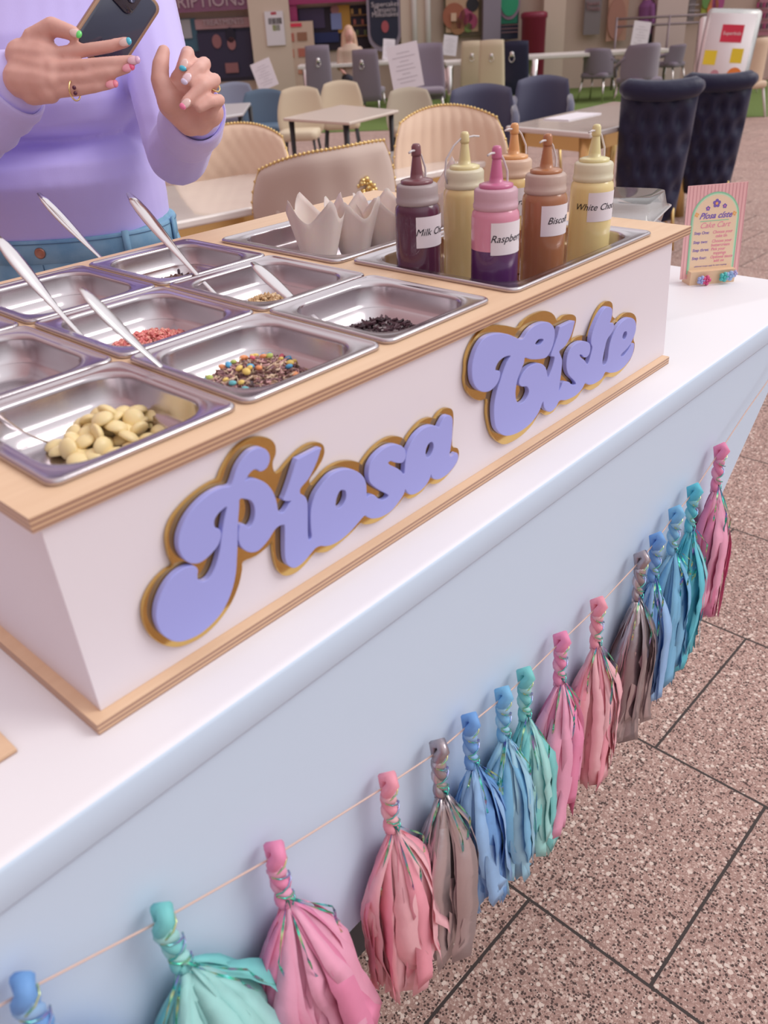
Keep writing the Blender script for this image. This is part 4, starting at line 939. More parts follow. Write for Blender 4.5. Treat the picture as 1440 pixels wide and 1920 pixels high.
def chair(kind, u, v, wpx, real, face, m_, legm, label, group, tuft=None, orn=None, piping=None, edge=None, legr=.014, roll=0, vm=None):
    t = FPX*real/wpx; p = atd(u, v, t); zt_ = p.z; K = KCH[kind]
    rz = YAW + radians(face)
    bx = -(Matrix.Rotation(rz, 3, 'Z') @ Vector((0, -K['tilt'], 0)))
    rt = thing('dining_chair', (p.x+bx.x, p.y+bx.y, 0), label, 'chair', rz, group)
    W = real*K['W']; zs = .45
    bm_, P = back_mesh(W, K['z0'], zt_, K['k'], K['curve']*real, K['th'], K['tilt'], K['taper'], edge=edge, dimple=tuft[0] if tuft else None, nu=tuft[1] if tuft else 26, nv=tuft[2] if tuft else 18, roll=roll)
    bk = bm_.build('backrest', m_, rt)
    if kind == 'tall':      # rolled head pad
        MB().tube([Vector((W*.98*a, K['curve']*real*a*a - K['tilt'] - .045, zt_-.055+.02*a*a)) for a in [k/6-1 for k in range(13)]], [.03]+[.058]*11+[.03], 12).build('head_roll', m_, rt)
    if piping:
        m = MB(); pts = [P(-1+2*i/30, 1, -1) + Vector((0, 0, .004)) for i in range(31)]; pts = [P(-1, -.6+.2*j, -1) for j in range(8)] + pts + [P(1, .8-.2*j, -1) for j in range(8)]
        for q in pts: m.ball(q, .0075, 4)
        m.tube(pts, .003, 5); m.build('stud_trim', goldl, rt)
    if orn and orn[2] > .05:
        for bu, bv in ((-.62, .22), (-.12, .26), (.22, .0)):
            MB().ball(P(bu, bv, -1)+Vector((0, .004, 0)), .016, 6, 0, (1, .5, 1)).build('tufting_button', m_, rt)
    sw, sd3 = K['seat']; sw = W*sw
    m = MB(); m.rings([rrect(2*sw*a, sd3*a, .07, 5, 0, sd3/2-.02, z) for a, z in ((.90, zs-.09), (1, zs-.07), (1, zs-.02), (.94, zs), (.7, zs+.008))]); m.build('seat', m_, rt)
    if kind == 'arm' or kind == 'tub':
        for s_ in (1, -1): MB().tube([Vector((s_*W*.97, .0+K['curve']*real*.7, zt_*.80)), Vector((s_*W*1.02, .25, zt_*.74)), Vector((s_*W, .42, .60)), Vector((s_*W*.9, .44, .46))], [.03, .034, .034, .03], 8).build('arm', m_, rt)
    for sx, sy in ((1, 1), (-1, 1), (1, 0), (-1, 0)):
        a = Vector((sx*sw*.80, sd3*.86 if sy else .03, zs-.08)); b = Vector((sx*sw*1.0, sd3*.96 if sy else -.05, .0))
        MB().tube([a, b], [legr, legr*.7], 8).build('leg', legm, rt)
    if orn:
        ou, ov, osz, om = orn; c_ = P(ou, ov, -1); m = MB(); rr = random.Random(4)
        if osz > .05:
            for k in range(46):
                a = rr.uniform(0, 6.28); q = osz*sqrt(rr.random()); m.ball(c_+Vector((q*cos(a)*.8, -.012-.02*rr.random(), q*sin(a))), osz*rr.uniform(.12, .25), 4, 0, (1, .8, 1), Euler((rr.random()*3, rr.random()*3, 0)).to_matrix())
        else:
            m.ball(c_+Vector((0, -.01, .01)), osz, 6, 0, (1, .5, 1)); m.tube([c_+Vector((osz*1.05*cos(a), -.022, -osz*1.2+osz*1.3*sin(a))) for a in [2*pi*k/14 for k in range(15)]], osz*.18, 5)
        m.build('lion_ornament' if osz > .05 else 'door_knocker', om, rt)
    return rt
def d_tuft(nx, nz, dep):
    def f(u, v):
        s_ = 0
        for j in range(nz):
            for i in range(nx):
                cu = -1+2*(i+.5+(.5 if j % 2 else 0))/(nx+.5); cv = -1+2*(j+.5)/nz
                d2 = ((u-cu)*nx/1.0)**2*.5 + ((v-cv)*nz/1.4)**2*.5; s_ += math.exp(-d2*6)
        return -dep*min(1, s_)
    return f
def d_quilt(n, dep):
    return lambda u, v: dep*(abs(sin((u*1.6+v)*n))*.5 + abs(sin((u*1.6-v)*n))*.5 - 1) 
def d_chan(n, dep): return lambda u, v: dep*(abs(cos(u*n))-1)
G1 = 'velvet chairs around the marble tables'
chair('wing', 603, 284, 312, .64, 4, beige, goldl, 'beige velvet chair with button tufted back and gold lion ornament, back to the viewer', None, tuft=(d_tuft(3, 2, .035), 40, 28), orn=(.56, .36, .058, gold), piping=True, edge=lambda u: .05*max(0, u)**2+.02*u)
chair('wing', 446, 232, 235, .64, 172, peach, goldl, 'peach chair with diamond quilted back left of the marble table, beside the person', G1, tuft=(d_quilt(9, .012), 60, 40), piping=True)
chair('wing', 833, 198, 226, .62, 184, peach, goldl, 'peach chair with vertical channelled back and gold studs at right of marble table', G1, tuft=(d_chan(16, .014), 70, 12), piping=True)
chair('tall', 1243, 150, 150, .48, -12, navy, goldl, 'tall navy velvet chair with tufted back and rolled top, nearer of the two', 'tall navy chairs', tuft=(d_tuft(4, 6, .075), 56, 60))
chair('tall', 1352, 138, 130, .48, -16, navy, goldl, 'tall navy velvet chair with rolled top, partly behind the other one', 'tall navy chairs', tuft=(d_tuft(4, 6, .075), 56, 60))
chair('tub', 903, 156, 124, .56, 172, navy2, goldl, 'low slate blue velvet chair left of its twin behind the marble table', 'low slate velvet chairs')
chair('tub', 1019, 140, 104, .52, 168, navy2, goldl, 'low slate blue velvet chair right of its twin behind the marble table', 'low slate velvet chairs')
chair('shell', 562, 161, 78, .44, 175, cream, dark_metal, 'cream shell chair left one of two behind the small black legged table', 'cream shell chairs')
chair('shell', 638, 150, 72, .44, 178, cream, dark_metal, 'cream shell chair right one of two behind the small black legged table', 'cream shell chairs')
chair('shell', 765, 163, 80, .44, 185, mat('greige_leather', (.50, .44, .34), .55), dark_metal, 'greige shell chair under the big white menu', 'cream shell chairs')
chair('shell', 493, 166, 76, .46, 180, teal_l, dark_metal, 'dark teal shell chair left of the cream shell chairs', 'blue shell chairs')
chair('shell', 438, 153, 66, .46, 180, blue_l, dark_metal, 'pale blue grey shell chair beside the raised hand', 'blue shell chairs')
GF = 'far dining chairs'
chair('knock', 594, 84, 46, .40, 6, greyv, chrome, 'mauve grey high back chair with silver knocker, in front of the seated person', GF, orn=(0, .45, .035, chrome))
chair('knock', 682, 92, 50, .42, -14, greyv, chrome, 'mauve grey high back chair with silver knocker, right of the seated person', GF, orn=(-.2, .5, .035, chrome))
chair('knock', 521, 90, 26, .30, 75, greyv, chrome, 'mauve grey high back chair seen side on beside the beige pillar', GF)
chair('knock', 885, 76, 40, .34, -8, cream, chrome, 'cream high back chair with knocker, left one of a pair at the far table', GF, orn=(0, .45, .03, chrome))
chair('knock', 922, 74, 46, .37, -12, cream, chrome, 'cream high back chair with knocker, right one of a pair at the far table', GF, orn=(0, .45, .03, chrome))
chair('knock', 968, 76, 46, .38, -14, navy, chrome, 'dark navy high back chair with round silver knocker at far table', GF, orn=(-.3, .5, .04, chrome))
chair('knock', 1107, 66, 34, .48, 0, navy, chrome, 'small dark navy chair with knocker behind the far table, left of a pair', GF, orn=(0, 0, .035, chrome))
chair('knock', 1136, 66, 30, .48, 0, navy, chrome, 'small dark navy chair with knocker behind the far table, right of a pair', GF, orn=(0, 0, .035, chrome))
chair('arm', 1112, 90, 56, .50, -40, greyv, chrome, 'mauve grey armchair with chrome legs at left of the far right table', GF, legr=.018)
chair('arm', 1226, 80, 78, .62, 20, greyv, chrome, 'wide mauve grey armchair in front of the standing person', GF, legr=.018)
chair('arm', 1284, 82, 46, .46, 40, greyv, chrome, 'mauve grey armchair just left of the white pavement sign', GF, legr=.018)
chair('arm', 1160, 82, 44, .50, 180, greyv, chrome, 'dark grey chair under the far table with a white menu', GF)
for k, (u_, v_, w_) in enumerate(((1037, 67, 36), (1085, 56, 24), (1158, 60, 22), (1213, 62, 22), (1250, 56, 30))):
    chair('knock', u_, v_, w_, .46, 178, mat('yellow_cream', (.72, .56, .34), .6), chrome, 'pale yellow high back chair beyond the far table, ' + ['leftmost of its row', 'left of the small navy pair', 'right of the small navy pair', 'behind the white table menu', 'right of the standing person'][k], GF)
chair('arm', 1432, 70, 80, .56, 20, mat('tan_leather', (.66, .50, .36), .6), whitem, 'tan armchair with white legs at right edge of photo', GF, legr=.02)
chair('arm', 1412, 96, 50, .46, 120, mat('tan_shell', (.60, .46, .34), .6), whitem, 'tan armchair behind the white pavement sign', GF)
chair('knock', 800, 80, 60, .50, 178, greyv, chrome, 'slate grey chair behind the large white menu on far side', GF)

def poly_table(corners, z, th, label, topm, legm, inset=.12, legs='leg', apron=None, group=None, lr=.03):
    cx = sum(c[0] for c in corners)/len(corners); cy = sum(c[1] for c in corners)/len(corners)
    rt = thing('dining_table', (cx, cy, 0), label, 'table', 0, group)
    P = [(c[0]-cx, c[1]-cy) for c in corners]
    MB().prism(P, z-th, z).build('tabletop', topm, rt, smooth=False, bevel=min(.012, th*.4))
    if apron: MB().prism([(x*.90, y*.84) for x, y in P], z-th-.09, z-th).build('apron', apron, rt, smooth=False)
    for x, y in P:
        q = Vector((x*(1-inset), y*(1-inset*1.4), 0))
        MB().tube([q+Vector((0, 0, z-th)), q*1.0+Vector((0, 0, .30)), q*1.04], [lr*1.3, lr*.8, lr], 10).build('leg', legm, rt)
    return rt
poly_table([(1.42, 2.50), (3.72, 2.22), (3.84, 2.92), (1.62, 3.36)], .76, .035, 'long cream marble dining table with gold base behind the person', marble, goldl, apron=goldl, lr=.05)
poly_table([(4.72, 2.30), (6.3, 2.30), (6.5, 3.12), (4.86, 3.02)], .76, .035, 'cream marble dining table with gold legs beside the tall navy chairs', marble, goldl, apron=goldl, lr=.05)
A5 = [atz(u, v, .75) for u, v in ((530, 221), (655, 229), (748, 206), (640, 196))]
poly_table([(p.x, p.y) for p in A5], .75, .025, 'small beige table with thin black legs in front of the cream shell chairs', mat('beige_laminate', (.72, .62, .54), .25), dark_metal, lr=.018)
A6 = [atz(u, v, .75) for u, v in ((392, 222), (456, 212), (470, 192), (400, 196))]
poly_table([(p.x, p.y) for p in A6], .75, .025, 'pale grey table at left beside the raised hand', mat('grey_laminate', (.60, .58, .60), .25), dark_metal, lr=.018)
def strip_table(u, v, wpx, dep, label):
    p = atz(u, v, .76); t = (p-CAM).dot(RM @ Vector((0, 0, -1))); hw = wpx/FPX*t/2
    cs = [p+RV*a+FV*b for a, b in ((-hw, 0), (hw, 0), (hw, dep), (-hw, dep))]
    poly_table([(c.x, c.y) for c in cs], .76, .06, label, whitem, chrome, group='far white tables', lr=.05)
strip_table(665, 118, 215, .8, 'far white table with chrome legs in front of the seated person')
strip_table(900, 113, 130, .8, 'far white table with chrome legs by the cream high back chairs')
strip_table(1120, 98, 270, .8, 'far white table with chrome legs under the standing person')
def menu(u, v, wpx, h, tilt, label, lines=8, zt_=.76):
    p = atz(u, v, zt_); t = (p-CAM).dot(RM @ Vector((0, 0, -1))); wd = wpx/FPX*t
    rt = thing('table_menu', (p.x, p.y, zt_), label, 'menu', YAW, 'white menus standing on tables')
    M = Matrix.Rotation(radians(tilt), 4, 'Y')
    MB().add([M @ Vector(q) for q in ((-wd/2, 0, 0), (wd/2, 0, 0), (wd/2, .06, h), (-wd/2, .06, h), (-wd/2, .012, 0), (wd/2, .012, 0), (wd/2, .072, h), (-wd/2, .072, h))], [(0,1,2,3),(4,7,6,5),(0,3,7,4),(1,5,6,2),(0,4,5,1),(3,2,6,7)]).build('menu_board', paper, rt, smooth=False)
    m = MB()
    for k in range(lines):
        z = h*(.15+.75*k/lines); y = .06*z/h-.003; w2 = wd*(.25+.12*sin(k*2.3))
        m.add([M @ Vector(q) for q in ((-w2, y, z), (w2, y, z), (w2, y, z+h*.012), (-w2, y, z+h*.012))], [(0, 1, 2, 3)])
    m.build('printed_lines', mat('grey_print', (.5, .46, .50), .7), rt, smooth=False); return rt
menu(505, 165, 38, .30, -18, 'white menu leaning left behind the dark teal shell chair')
menu(767, 166, 58, .42, -9, 'large white menu with faint grey text above the greige shell chair')
menu(728, 112, 22, .33, 6, 'white menu on the far table right of the seated person')
menu(842, 104, 26, .33, 8, 'white menu on the far table left of the cream high back chairs')
menu(1196, 95, 32, .42, 8, 'white menu on the far right table in front of the standing person')
tag(MB().box((-.22, -.10, 0), (.22, .10, .006)).build('paper_sheets', paper, smooth=False, loc=(5.45, 2.86, .7605)), 'white paper sheets lying on the marble table beside the navy chair', 'paper')
tag(MB().prism([tuple((p_.x, p_.y)) for p_ in [atz(u, v, .006) for u, v in ((420, 255), (1440, 218), (1440, 150), (420, 190))]], .001, .008).build('artificial_grass', mat('grass_carpet', (.16, .24, .06), .9, bump=(200, 1, .01)), smooth=False), 'green artificial grass laid under the far tables', 'grass', kind='stuff')

# pavement sign
t = 9.6; p = atd(1352, 84, t)
ps = thing('pavement_sign', (p.x, p.y, 0), 'white pavement sign in silver rounded frame with a red heading, behind the navy chairs', 'sign', YAW - radians(24))
wd = .60; hh = p.z+.37
def pbox(nm, a, b, m_, par=None, M=None): return MB().box(a, b, 0, M).build(nm, m_, par or ps, smooth=False)
TM = Matrix.Rotation(radians(-8), 4, 'X') @ Matrix.Rotation(radians(4), 4, 'Y')
rs = [[TM @ Vector((q.x, z, q.y+hh/2+.05)) for q in rrect(wd, hh-.1, .06, 5)] for z in (.0, .035)]
MB().rings(rs).build('frame', chrome, ps)
rs = [[TM @ Vector((q.x, z, q.y+hh/2+.05)) for q in rrect(wd-.09, hh-.19, .01, 3)] for z in (-.004, .01)]
pst = MB().rings(rs).build('poster', mat('sign_white', (.88, .86, .88), .3), ps)
def onposter(nm, x0, z0, x1, z1, m_): return MB().box((x0, -.007, z0), (x1, -.0045, z1), 0, TM).build(nm, m_, pst, smooth=False)
redm = mat('sign_red', (.75, .05, .10), .4)
onposter('red_heading', -.10, hh-.34, .14, hh-.16, redm)
me = text_mesh('Superkids', .052, .001, 0.1); link_mesh('heading_words', me, mat('sign_letter', (.9, .88, .88), .4), pst, TM @ Matrix.Translation((.02, -.009, hh-.25)) @ Matrix.Rotation(pi/2, 4, 'X'))
onposter('yellow_square', -.24, hh-.58, -.10, hh-.43, mat('sign_yellow', (.90, .72, .05), .4)); onposter('yellow_square', .06, hh-.55, .19, hh-.40, MATS['sign_yellow'])
for x_, z_, r_, c_ in ((.14, hh-.68, .085, (.88, .28, .06)), (-.08, hh-.68, .05, (.60, .30, .36)), (-.09, hh-.74, .035, (.25, .55, .65))):
    MB().prism([(x_+r_*cos(2*pi*j/16), z_+r_*sin(2*pi*j/16)) for j in range(16)], .0045, .0075, 0, TM @ Matrix.Rotation(pi/2, 4, 'X')).build('printed_spot', mat('spot_%d' % int(c_[0]*100), c_, .4), pst, smooth=False)
rs = [[Matrix.Translation((0, .42, 0)) @ Matrix.Rotation(radians(8), 4, 'X') @ Vector((q.x, z, q.y+hh/2-.02)) for q in rrect(wd, hh-.1, .06, 5)] for z in (.0, .03)]
MB().rings(rs).build('rear_leaf', chrome, ps)

# ------------------------------------------------------------------ shop fronts
FD = 18.5
F0 = Vector((CAM.x, CAM.y, 0)) + FV*FD
def fac(u, v):
    d = ray(u, v); k = FD/d.dot(FV); p = CAM+d*k; return (p-F0).dot(RV), p.z
FM = Matrix((RV, FV, ZV)).transposed().to_4x4(); FM.translation = F0
def fq(u0, v0, u1, v1):
    x0, a = fac(u0, v1); x1, b = fac(u1, v0); return x0, x1, max(.0, a), b
def fbox(nm, u0, v0, u1, v1, y0, y1, m_, par=None, z0=None, z1=None, **k):
    x0, x1, a, b = fq(u0, v0, u1, v1); a = z0 if z0 is not None else a; b = z1 if z1 is not None else b
    o = MB().box((x0, y0, a), (x1, y1, b), 0, FM).build(nm, m_, smooth=False)
    if par: o.parent = par; o.matrix_parent_inverse = par.matrix_basis.inverted()
    if k: tag(o, **k)
    return o
wallm = mat('beige_render', (.60, .47, .40), .8, bump=(4, .2, .02)); pil = mat('cream_pillar', (.70, .58, .48), .7)
o = MB().box((-14, .35, 0), (14, .6, 4.2), 0, FM).build('wall_back', wallm, smooth=False); tag(o, kind='structure')
o = MB().box((-14, -.6, 3.4), (14, .6, 4.3), 0, FM).build('ceiling', mat('soffit', (.5, .42, .42), .8), smooth=False); tag(o, kind='structure')
for k, (a, b, m_) in enumerate(((470, 540, pil), (752, 806, pil), (906, 940, mat('slate_pillar', (.30, .27, .34), .7)), (1018, 1062, pil), (1228, 1292, mat('pale_door', (.70, .58, .54), .6)))):
    x0, x1, _, _ = fq(a, 0, b, 60)
    m = MB().box((x0, 0, 0), (x1, .35, 3.4), 0, FM); nm = f'trim_{k+1}' if k < 4 else 'door_1'
    o = m.build(nm, m_, smooth=False); tag(o, kind='structure')
def shop(name, label, cat, u, v):
    x, z = fac(u, v); p = FM @ Vector((x, 0, max(0, z))); return thing(name, p, label, cat, 0)
def sp_(par, nm, u0, v0, u1, v1, m_, y=0., th=.03, **k): return fbox(nm, u0, v0, u1, v1, y-th, y, m_, par, **k)
def disc(par, nm, u, v, r, m_, y, sx=1.):
    x, z = fac(u, v); o = MB().prism([(x+sx*r*cos(2*pi*j/24), -(z+r*sin(2*pi*j/24))) for j in range(24)], 0, .02, 0, FM @ Matrix.Translation((0, y-.02, 0)) @ Matrix.Rotation(-pi/2, 4, 'X') @ Matrix.Scale(1, 4)).build(nm, m_, smooth=False)
    o.parent = par; o.matrix_parent_inverse = par.matrix_basis.inverted(); return o
def words(par, s_, u, v, hpx, m_, y, **k):
    x, z = fac(u, v); hgt = hpx/FPX*FD*1.1
    me = text_mesh(s_, hgt, .01, k.get('shear', 0)); o = link_mesh('lettering', me, m_, None, FM @ Matrix.Translation((x, y, z)) @ Matrix.Rotation(pi/2, 4, 'X'))
    o.parent = par; o.matrix_parent_inverse = par.matrix_basis.inverted(); return o
s1 = shop('pharmacy_front', 'purple pharmacy shop front with dark window posters behind the raised hand', 'shop front', 385, 150)
sp_(s1, 'fascia', 225, -60, 478, 30, mat('plum_fascia', (.24, .10, .18), .5), .10)
words(s1, 'PRESCRIPTIONS', 352, 4, 23, mat('cream_letter', (.50, .38, .42), .5), .055)
sp_(s1, 'window_panel', 225, 30, 478, 165, mat('dark_blue_window', (.045, .045, .10), .2), .30)
sp_(s1, 'header_band', 364, 31, 470, 56, mat('mauve_band', (.40, .24, .26), .6), .22); words(s1, 'TREATMENTS', 416, 42, 10, MATS['cream_letter'], .17)
po = sp_(s1, 'people_poster', 378, 58, 466, 150, mat('poster_navy', (.035, .03, .07), .5), .22)
for u_, v_, rr_, c_ in ((404, 78, .12, (.30, .13, .14)), (432, 82, .11, (.34, .15, .16)), (430, 66, .13, (.015, .012, .03))): disc(s1, 'poster_face' if c_[0] > .1 else 'poster_hair', u_, v_, rr_, mat('pf_%d' % int(c_[0]*100), c_, .6), .185, .75)
sp_(s1, 'poster_hands', 422, 118, 444, 138, mat('pf_30', (.30, .13, .14), .6), .185)
sp_(s1, 'blue_poster', 318, 36, 352, 74, mat('poster_grey', (.36, .36, .38), .6), .24); sp_(s1, 'teal_frame', 300, 34, 362, 100, mat('poster_teal', (.06, .14, .20), .6), .27)
sp_(s1, 'pink_poster', 448, 58, 476, 95, mat('poster_mauve', (.22, .08, .16), .6), .24); sp_(s1, 'shop_base', 225, 150, 478, 210, wallm, .32)
o = shop('wall_notice', 'white notice sheet with green square on the cream pillar', 'notice', 515, 50)
sp_(o, 'sheet', 502, 20, 530, 86, paper, -.01); sp_(o, 'red_mark', 508, 22, 518, 28, redm, -.035, .005); sp_(o, 'photo', 504, 33, 528, 46, mat('notice_grey', (.25, .22, .22), .6), -.035, .005); sp_(o, 'green_square', 512, 46, 525, 58, mat('notice_green', (.50, .55, .20), .6), -.035, .005)
s2 = shop('magenta_shop_front', 'magenta fronted shop with dark open doorway behind the seated person', 'shop front', 610, 80)
mag = mat('magenta_fascia', (.36, .04, .15), .5)
sp_(s2, 'fascia', 528, -60, 690, 10, mag, .12); sp_(s2, 'side_panel', 528, 8, 555, 45, mag, .16)
sp_(s2, 'doorway', 540, 8, 692, 100, mat('shop_dark', (.03, .02, .035), .7), .33); sp_(s2, 'counter', 583, 60, 634, 82, mat('counter_navy', (.02, .03, .12), .4), .30)
sp_(s2, 'yellow_panel', 634, 8, 655, 62, mat('panel_ochre', (.50, .26, .05), .6), .31); sp_(s2, 'display_screen', 560, 14, 606, 55, mat('screen_plum', (.06, .04, .10), .4), .31)
for k in range(3): sp_(s2, 'shelf', 656, 26+20*k, 690, 30+20*k, mat('shelf_brown', (.28, .14, .06), .6), .30)
for k in range(6): sp_(s2, 'shelf_goods', 658+5*k, 16+20*(k % 3), 662+5*k, 26+20*(k % 3), mat('goods_%d' % (k % 3), ((.45, .25, .08), (.35, .10, .08), (.12, .14, .06))[k % 3], .6), .29)
sp_(s2, 'worker', 621, 24, 639, 56, mat('worker_blue', (.22, .26, .50), .7), .29); disc(s2, 'worker_head', 627, 18, .08, mat('pf_34', (.34, .15, .16), .6), .29)
o = shop('food_poster_board', 'cream poster board with red heading and food pictures beside the doorway', 'poster board', 555, 125)
sp_(o, 'board', 530, 39, 586, 200, mat('board_cream', (.66, .50, .40), .6), .05); sp_(o, 'red_heading', 543, 43, 565, 51, redm, .015, .01)
rr = random.Random(8)
for k, (u_, v_) in enumerate(((534, 62), (558, 60), (534, 92), (560, 90), (534, 125), (560, 122))): sp_(o, 'food_photo', u_, v_, u_+17, v_+17, mat('food_%d' % (k % 3), ((.50, .16, .12), (.34, .16, .10), (.60, .26, .18))[k % 3], .6), .015, .01)
o = shop('arched_cafe_sign', 'dark navy arched sign with pale lettering and curved lower edge', 'sign', 720, 40)
x0, x1, za, zb_ = fq(690, 0, 750, 66)
rx = (x1-x0)/2; cx_ = (x0+x1)/2
def upa(poly, nm, m_, y0, y1, par):
    q = MB().prism([(x, -z) for x, z in poly], 0, y1-y0, 0, FM @ Matrix.Translation((0, y0, 0)) @ Matrix.Rotation(-pi/2, 4, 'X')).build(nm, m_, smooth=False); q.parent = par; q.matrix_parent_inverse = par.matrix_basis.inverted(); return q
upa([(x0, 3.3), (x0, za)] + [(cx_-rx*cos(pi*k/16), za-.30*sin(pi*k/16)) for k in range(1, 16)] + [(x1, za), (x1, 3.3)], 'arched_band', mat('sign_grey', (.33, .28, .36), .5), .02, .10, o)
upa([(x0+.05, 3.3), (x0+.05, za+.05)] + [(cx_-(rx-.05)*cos(pi*k/16), za+.05-.26*sin(pi*k/16)) for k in range(1, 16)] + [(x1-.05, za+.05), (x1-.05, 3.3)], 'sign_face', mat('sign_navy', (.025, .03, .06), .3), .0, .05, o)
sg = mat('pale_letter', (.62, .55, .60), .5)
for s_, v_ in (('Supercakes', 8), ('Desserts', 18), ('Milkshakes', 27)): words(o, s_, 722, v_, 9, sg, -.02)
disc(o, 'strawberry_badge', 722, 50, .10, mat('pf_50', (.45, .10, .12), .6), .0, .7)
o = shop('white_drainpipes', 'pair of white vertical pipes on the cream pillar', 'pipes', 776, 70)
for u0 in (770, 796): x0, x1, _, _ = fq(u0, 0, u0+11, 10); q = MB().tube([FM @ Vector(((x0+x1)/2, -.05, 0.2)), FM @ Vector(((x0+x1)/2, -.05, 3.3))], .055, 12).build('pipe', whitem); q.parent = o; q.matrix_parent_inverse = o.matrix_basis.inverted()
o = shop('berry_poster', 'large window poster of berries and a gift box in a dark frame', 'poster', 870, 40)
sp_(o, 'frame', 834, -30, 908, 70, mat('frame_olive', (.14, .11, .07), .6), .25); pf = sp_(o, 'picture', 838, -20, 900, 62, mat('picture_tan', (.58, .40, .26), .6), .21, .01)
for u_, v_, r_, c_ in ((853, 30, .22, (.42, .15, .09)), (876, 30, .13, (.45, .10, .20)), (884, 40, .14, (.40, .07, .16)), (868, 42, .12, (.50, .12, .16)), (880, 52, .08, (.18, .28, .08)), (860, 50, .14, (.40, .20, .10)), (888, 8, .12, (.03, .03, .04))):
    disc(o, 'printed_berry' if c_[0] != .03 else 'round_badge', u_, v_, r_, mat('pb_%d_%d' % (int(c_[0]*100), int(c_[1]*100)), c_, .6), .195)
sp_(o, 'gift_box', 847, 24, 857, 40, mat('gift_tan', (.75, .52, .38), .6), .17)
o = shop('round_green_sign', 'green and navy window sign with an oval frame', 'sign', 957, 40)
sp_(o, 'navy_panel', 940, -20, 977, 75, mat('sign_navy', (.025, .03, .06), .3), .2); sp_(o, 'green_panel', 941, -20, 974, 45, mat('sign_green', (.02, .20, .12), .5), .16)
disc(o, 'oval_frame', 957, 5, .28, mat('sign_lav', (.36, .24, .34), .6), .13, .75); disc(o, 'oval_face', 957, 4, .23, mat('sign_green2', (.03, .35, .18), .5), .10, .75)
for k in range(3): sp_(o, 'band', 942, 45+7*k, 974, 48+7*k, mat('band_pink', (.42, .24, .26), .6), .16, .01)
o = shop('litter_bin', 'maroon round litter bin standing by the beige wall', 'bin', 993, 90)
x_, z_ = fac(993, 22); MB().lathe([(.20, 0), (.22, .03), (.23, z_-.12), (.25, z_-.10), (.25, z_-.03), (.20, z_)], 24, 0, FM @ Matrix.Translation((x_, -.5, 0))).build('drum', mat('maroon_paint', (.22, .02, .05), .4), None).parent = o
o.children[0].matrix_parent_inverse = o.matrix_basis.inverted()
o = shop('grey_banner', 'tall grey banner with small pale lettering on the beige wall', 'banner', 1116, 60)
sp_(o, 'banner_sheet', 1097, -40, 1136, 66, mat('banner_grey', (.24, .21, .22), .7), .2); words(o, 'Sweet', 1116, 6, 8, mat('band_pink', (.42, .24, .26), .6), .15); words(o, 'Treats', 1116, 16, 8, MATS['band_pink'], .15)
o = shop('peach_wall_poster', 'large peach toned poster behind the standing person', 'poster', 1162, 60)
sp_(o, 'poster_sheet', 1140, -40, 1188, 78, mat('poster_peach', (.52, .30, .22), .6), .2); disc(o, 'poster_figure', 1160, 35, .35, mat('poster_tan', (.44, .22, .17), .6), .16, .5)
o = shop('colourful_poster', 'green, yellow and pink abstract poster above the pavement sign', 'poster', 1345, 20)
sp_(o, 'poster_sheet', 1320, -60, 1366, 28, mat('poster_lime', (.42, .48, .08), .6), .2)
for u_, v_, r_, c_ in ((1342, 14, .18, (.70, .24, .10)), (1352, 4, .20, (.45, .10, .28)), (1330, 0, .14, (.16, .34, .10))): disc(o, 'colour_blob', u_, v_, r_, mat('cb_%d' % int(c_[0]*100), c_, .6), .16, .6)
o = shop('grey_notice_board', 'grey notice board with rows of lines left of the colourful poster', 'notice', 1306, 20)
sp_(o, 'board', 1294, -60, 1319, 40, mat('banner_grey', (.24, .21, .22), .7), .2)
for k in range(4): sp_(o, 'printed_line', 1297, -4+11*k, 1316, -1+11*k, mat('grey_print', (.5, .46, .50), .7), .16, .01)
o = shop('shop_shelving', 'pink shelving unit with small packs at the right edge', 'shelving', 1435, 40)
sp_(o, 'frame', 1424, -40, 1470, 68, mat('shelf_pink', (.50, .22, .28), .6), .28)
for k in range(3):
    sp_(o, 'shelf', 1424, 14+20*k, 1470, 17+20*k, whitem, .24)
    for j in range(4): sp_(o, 'pack', 1427+6*j, 4+20*k, 1431+6*j, 14+20*k, mat('pk_%d' % (j % 2), ((.45, .06, .22), (.10, .09, .12))[j % 2], .6), .22)
o = shop('handrail', 'thin grey handrail in front of the pale door', 'railing', 1270, 60)
for v_ in (36, 50):
    xa, zc = fac(1140, v_); xb, _ = fac(1330, v_); q = MB().tube([FM @ Vector((xa, -.6, zc)), FM @ Vector((xb, -.6, zc))], .02, 8).build('rail', mat('rail_grey', (.30, .24, .26), .4, .6)); q.parent = o; q.matrix_parent_inverse = o.matrix_basis.inverted()
for xx in (xa, (xa+xb)/2, xb):
    q = MB().tube([FM @ Vector((xx, -.6, 0)), FM @ Vector((xx, -.6, zc+.15))], .022, 8).build('post', MATS['rail_grey']); q.parent = o; q.matrix_parent_inverse = o.matrix_basis.inverted()

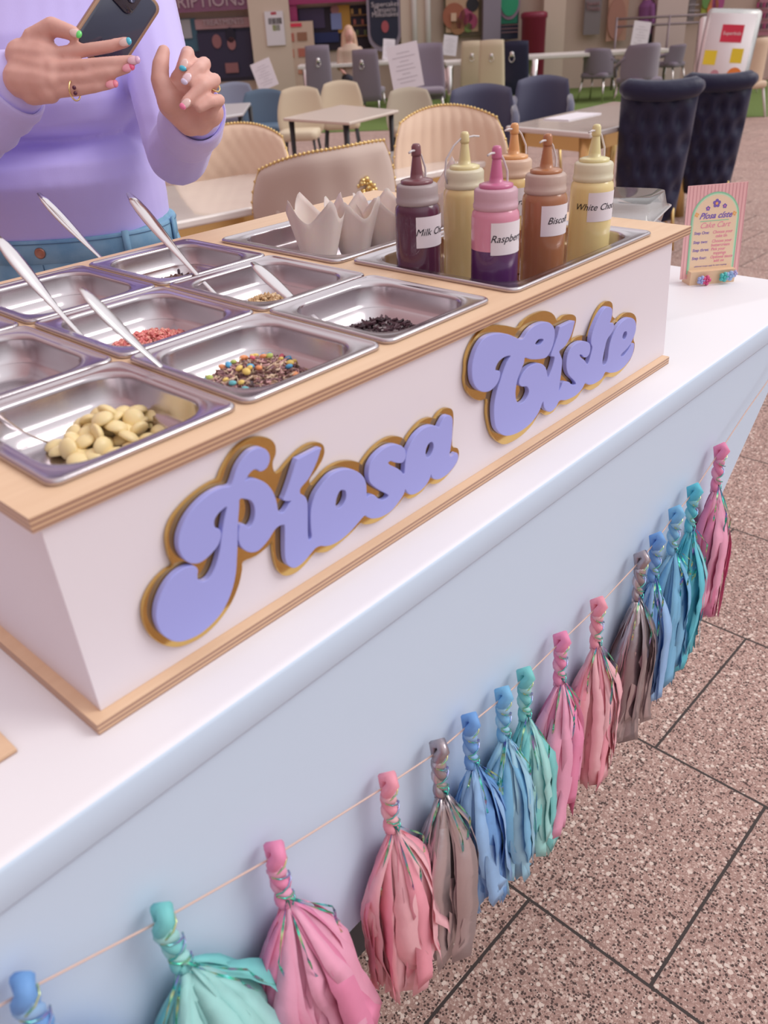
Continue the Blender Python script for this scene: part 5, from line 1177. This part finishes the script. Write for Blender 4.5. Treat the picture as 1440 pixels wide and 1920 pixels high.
# ------------------------------------------------------------------ people far behind
def person(p, rz, h, label, sit, cloth, trouser, hairc, long_hair=False):
    k = h/1.7; rt = thing('person', (p.x, p.y, 0), label, 'person', rz)
    R = lambda x, y, z: Vector((x*k, y*k, z*k))
    dz = -.42 if sit else 0
    m = MB(); m.rings([[R(a*cos(t_), b*sin(t_), z+dz) for t_ in [2*pi*j/20 for j in range(20)]] for a, b, z in ((.14,.10,.86),(.14,.10,1.0),(.13,.10,1.15),(.17,.11,1.35),(.09,.06,1.45))])
    m.cap(R(0, 0, 1.40+dz), R(0, 0, 1.55+dz), .05*k, .05*k); m.ball(R(0, .01, 1.60+dz), .10*k, 10, 0, (.78, .9, 1.15)); m.ball(R(0, .10, 1.60+dz), .018*k, 6)
    for s_ in (1, -1):
        m.cap(R(.17*s_, 0, 1.36+dz), R(.21*s_, .02, 1.10+dz), .045*k, .035*k); m.cap(R(.21*s_, .02, 1.10+dz), R(.16*s_, .22, 1.02+dz), .035*k, .026*k); m.ball(R(.155*s_, .26, 1.02+dz), .035*k, 6, 0, (.7, 1.3, .6))
        hip, knee, foot = ((R(.09*s_, 0, .50), R(.10*s_, .42, .50), R(.10*s_, .40, .06)) if sit else (R(.09*s_, 0, .88), R(.10*s_, .02, .48), R(.10*s_, 0, .07)))
        m.cap(hip, knee, .08*k, .055*k); m.cap(knee, foot, .05*k, .035*k); m.cap(foot, foot+R(0, .14, -.02), .035*k, .03*k)
    remesh(m, 'body', skin, .02*k, rt, 2)
    m = MB(); m.rings([[R(a*cos(t_), b*sin(t_), z+dz) for t_ in [2*pi*j/20 for j in range(20)]] for a, b, z in ((.165,.125,.84),(.165,.125,1.0),(.155,.125,1.15),(.19,.13,1.36),(.10,.07,1.47))])
    for s_ in (1, -1): m.cap(R(.17*s_, 0, 1.36+dz), R(.21*s_, .02, 1.10+dz), .062*k, .052*k)
    remesh(m, 'top', cloth, .018*k, rt, 2)
    m = MB()
    for s_ in (1, -1):
        hip, knee, foot = ((R(.09*s_, 0, .50), R(.10*s_, .42, .50), R(.10*s_, .40, .12)) if sit else (R(.09*s_, 0, .86), R(.10*s_, .02, .48), R(.10*s_, 0, .12)))
        m.cap(hip, knee, .095*k, .07*k); m.cap(knee, foot, .07*k, .055*k)
    remesh(m, 'trousers', trouser, .02*k, rt, 2)
    m = MB(); m.ball(R(0, -.02, 1.64+dz), .11*k, 10, 0, (.82, .88, 1.05))
    if long_hair: m.cap(R(-.07, -.04, 1.6+dz), R(-.12, 0, 1.28+dz), .06*k, .05*k); m.cap(R(.07, -.04, 1.6+dz), R(.12, 0, 1.28+dz), .06*k, .05*k)
    remesh(m, 'hair', hairc, .02*k, rt, 2); return rt
p = atd(1211, 30, 16.2); person(p, YAW-radians(70), 1.72, 'person in a mauve short sleeved top standing by the far table', False, mat('mauve_top', (.30, .12, .32), .8), mat('dark_trousers', (.04, .04, .06), .8), mat('dark_hair', (.06, .04, .04), .7))
p = atd(655, 75, 14.6); person(p, YAW+pi+.2, 1.72, 'person with long blonde hair seated at the far table', True, mat('cream_top', (.60, .45, .36), .8), MATS['dark_trousers'], mat('blonde_hair', (.66, .42, .30), .7), True)
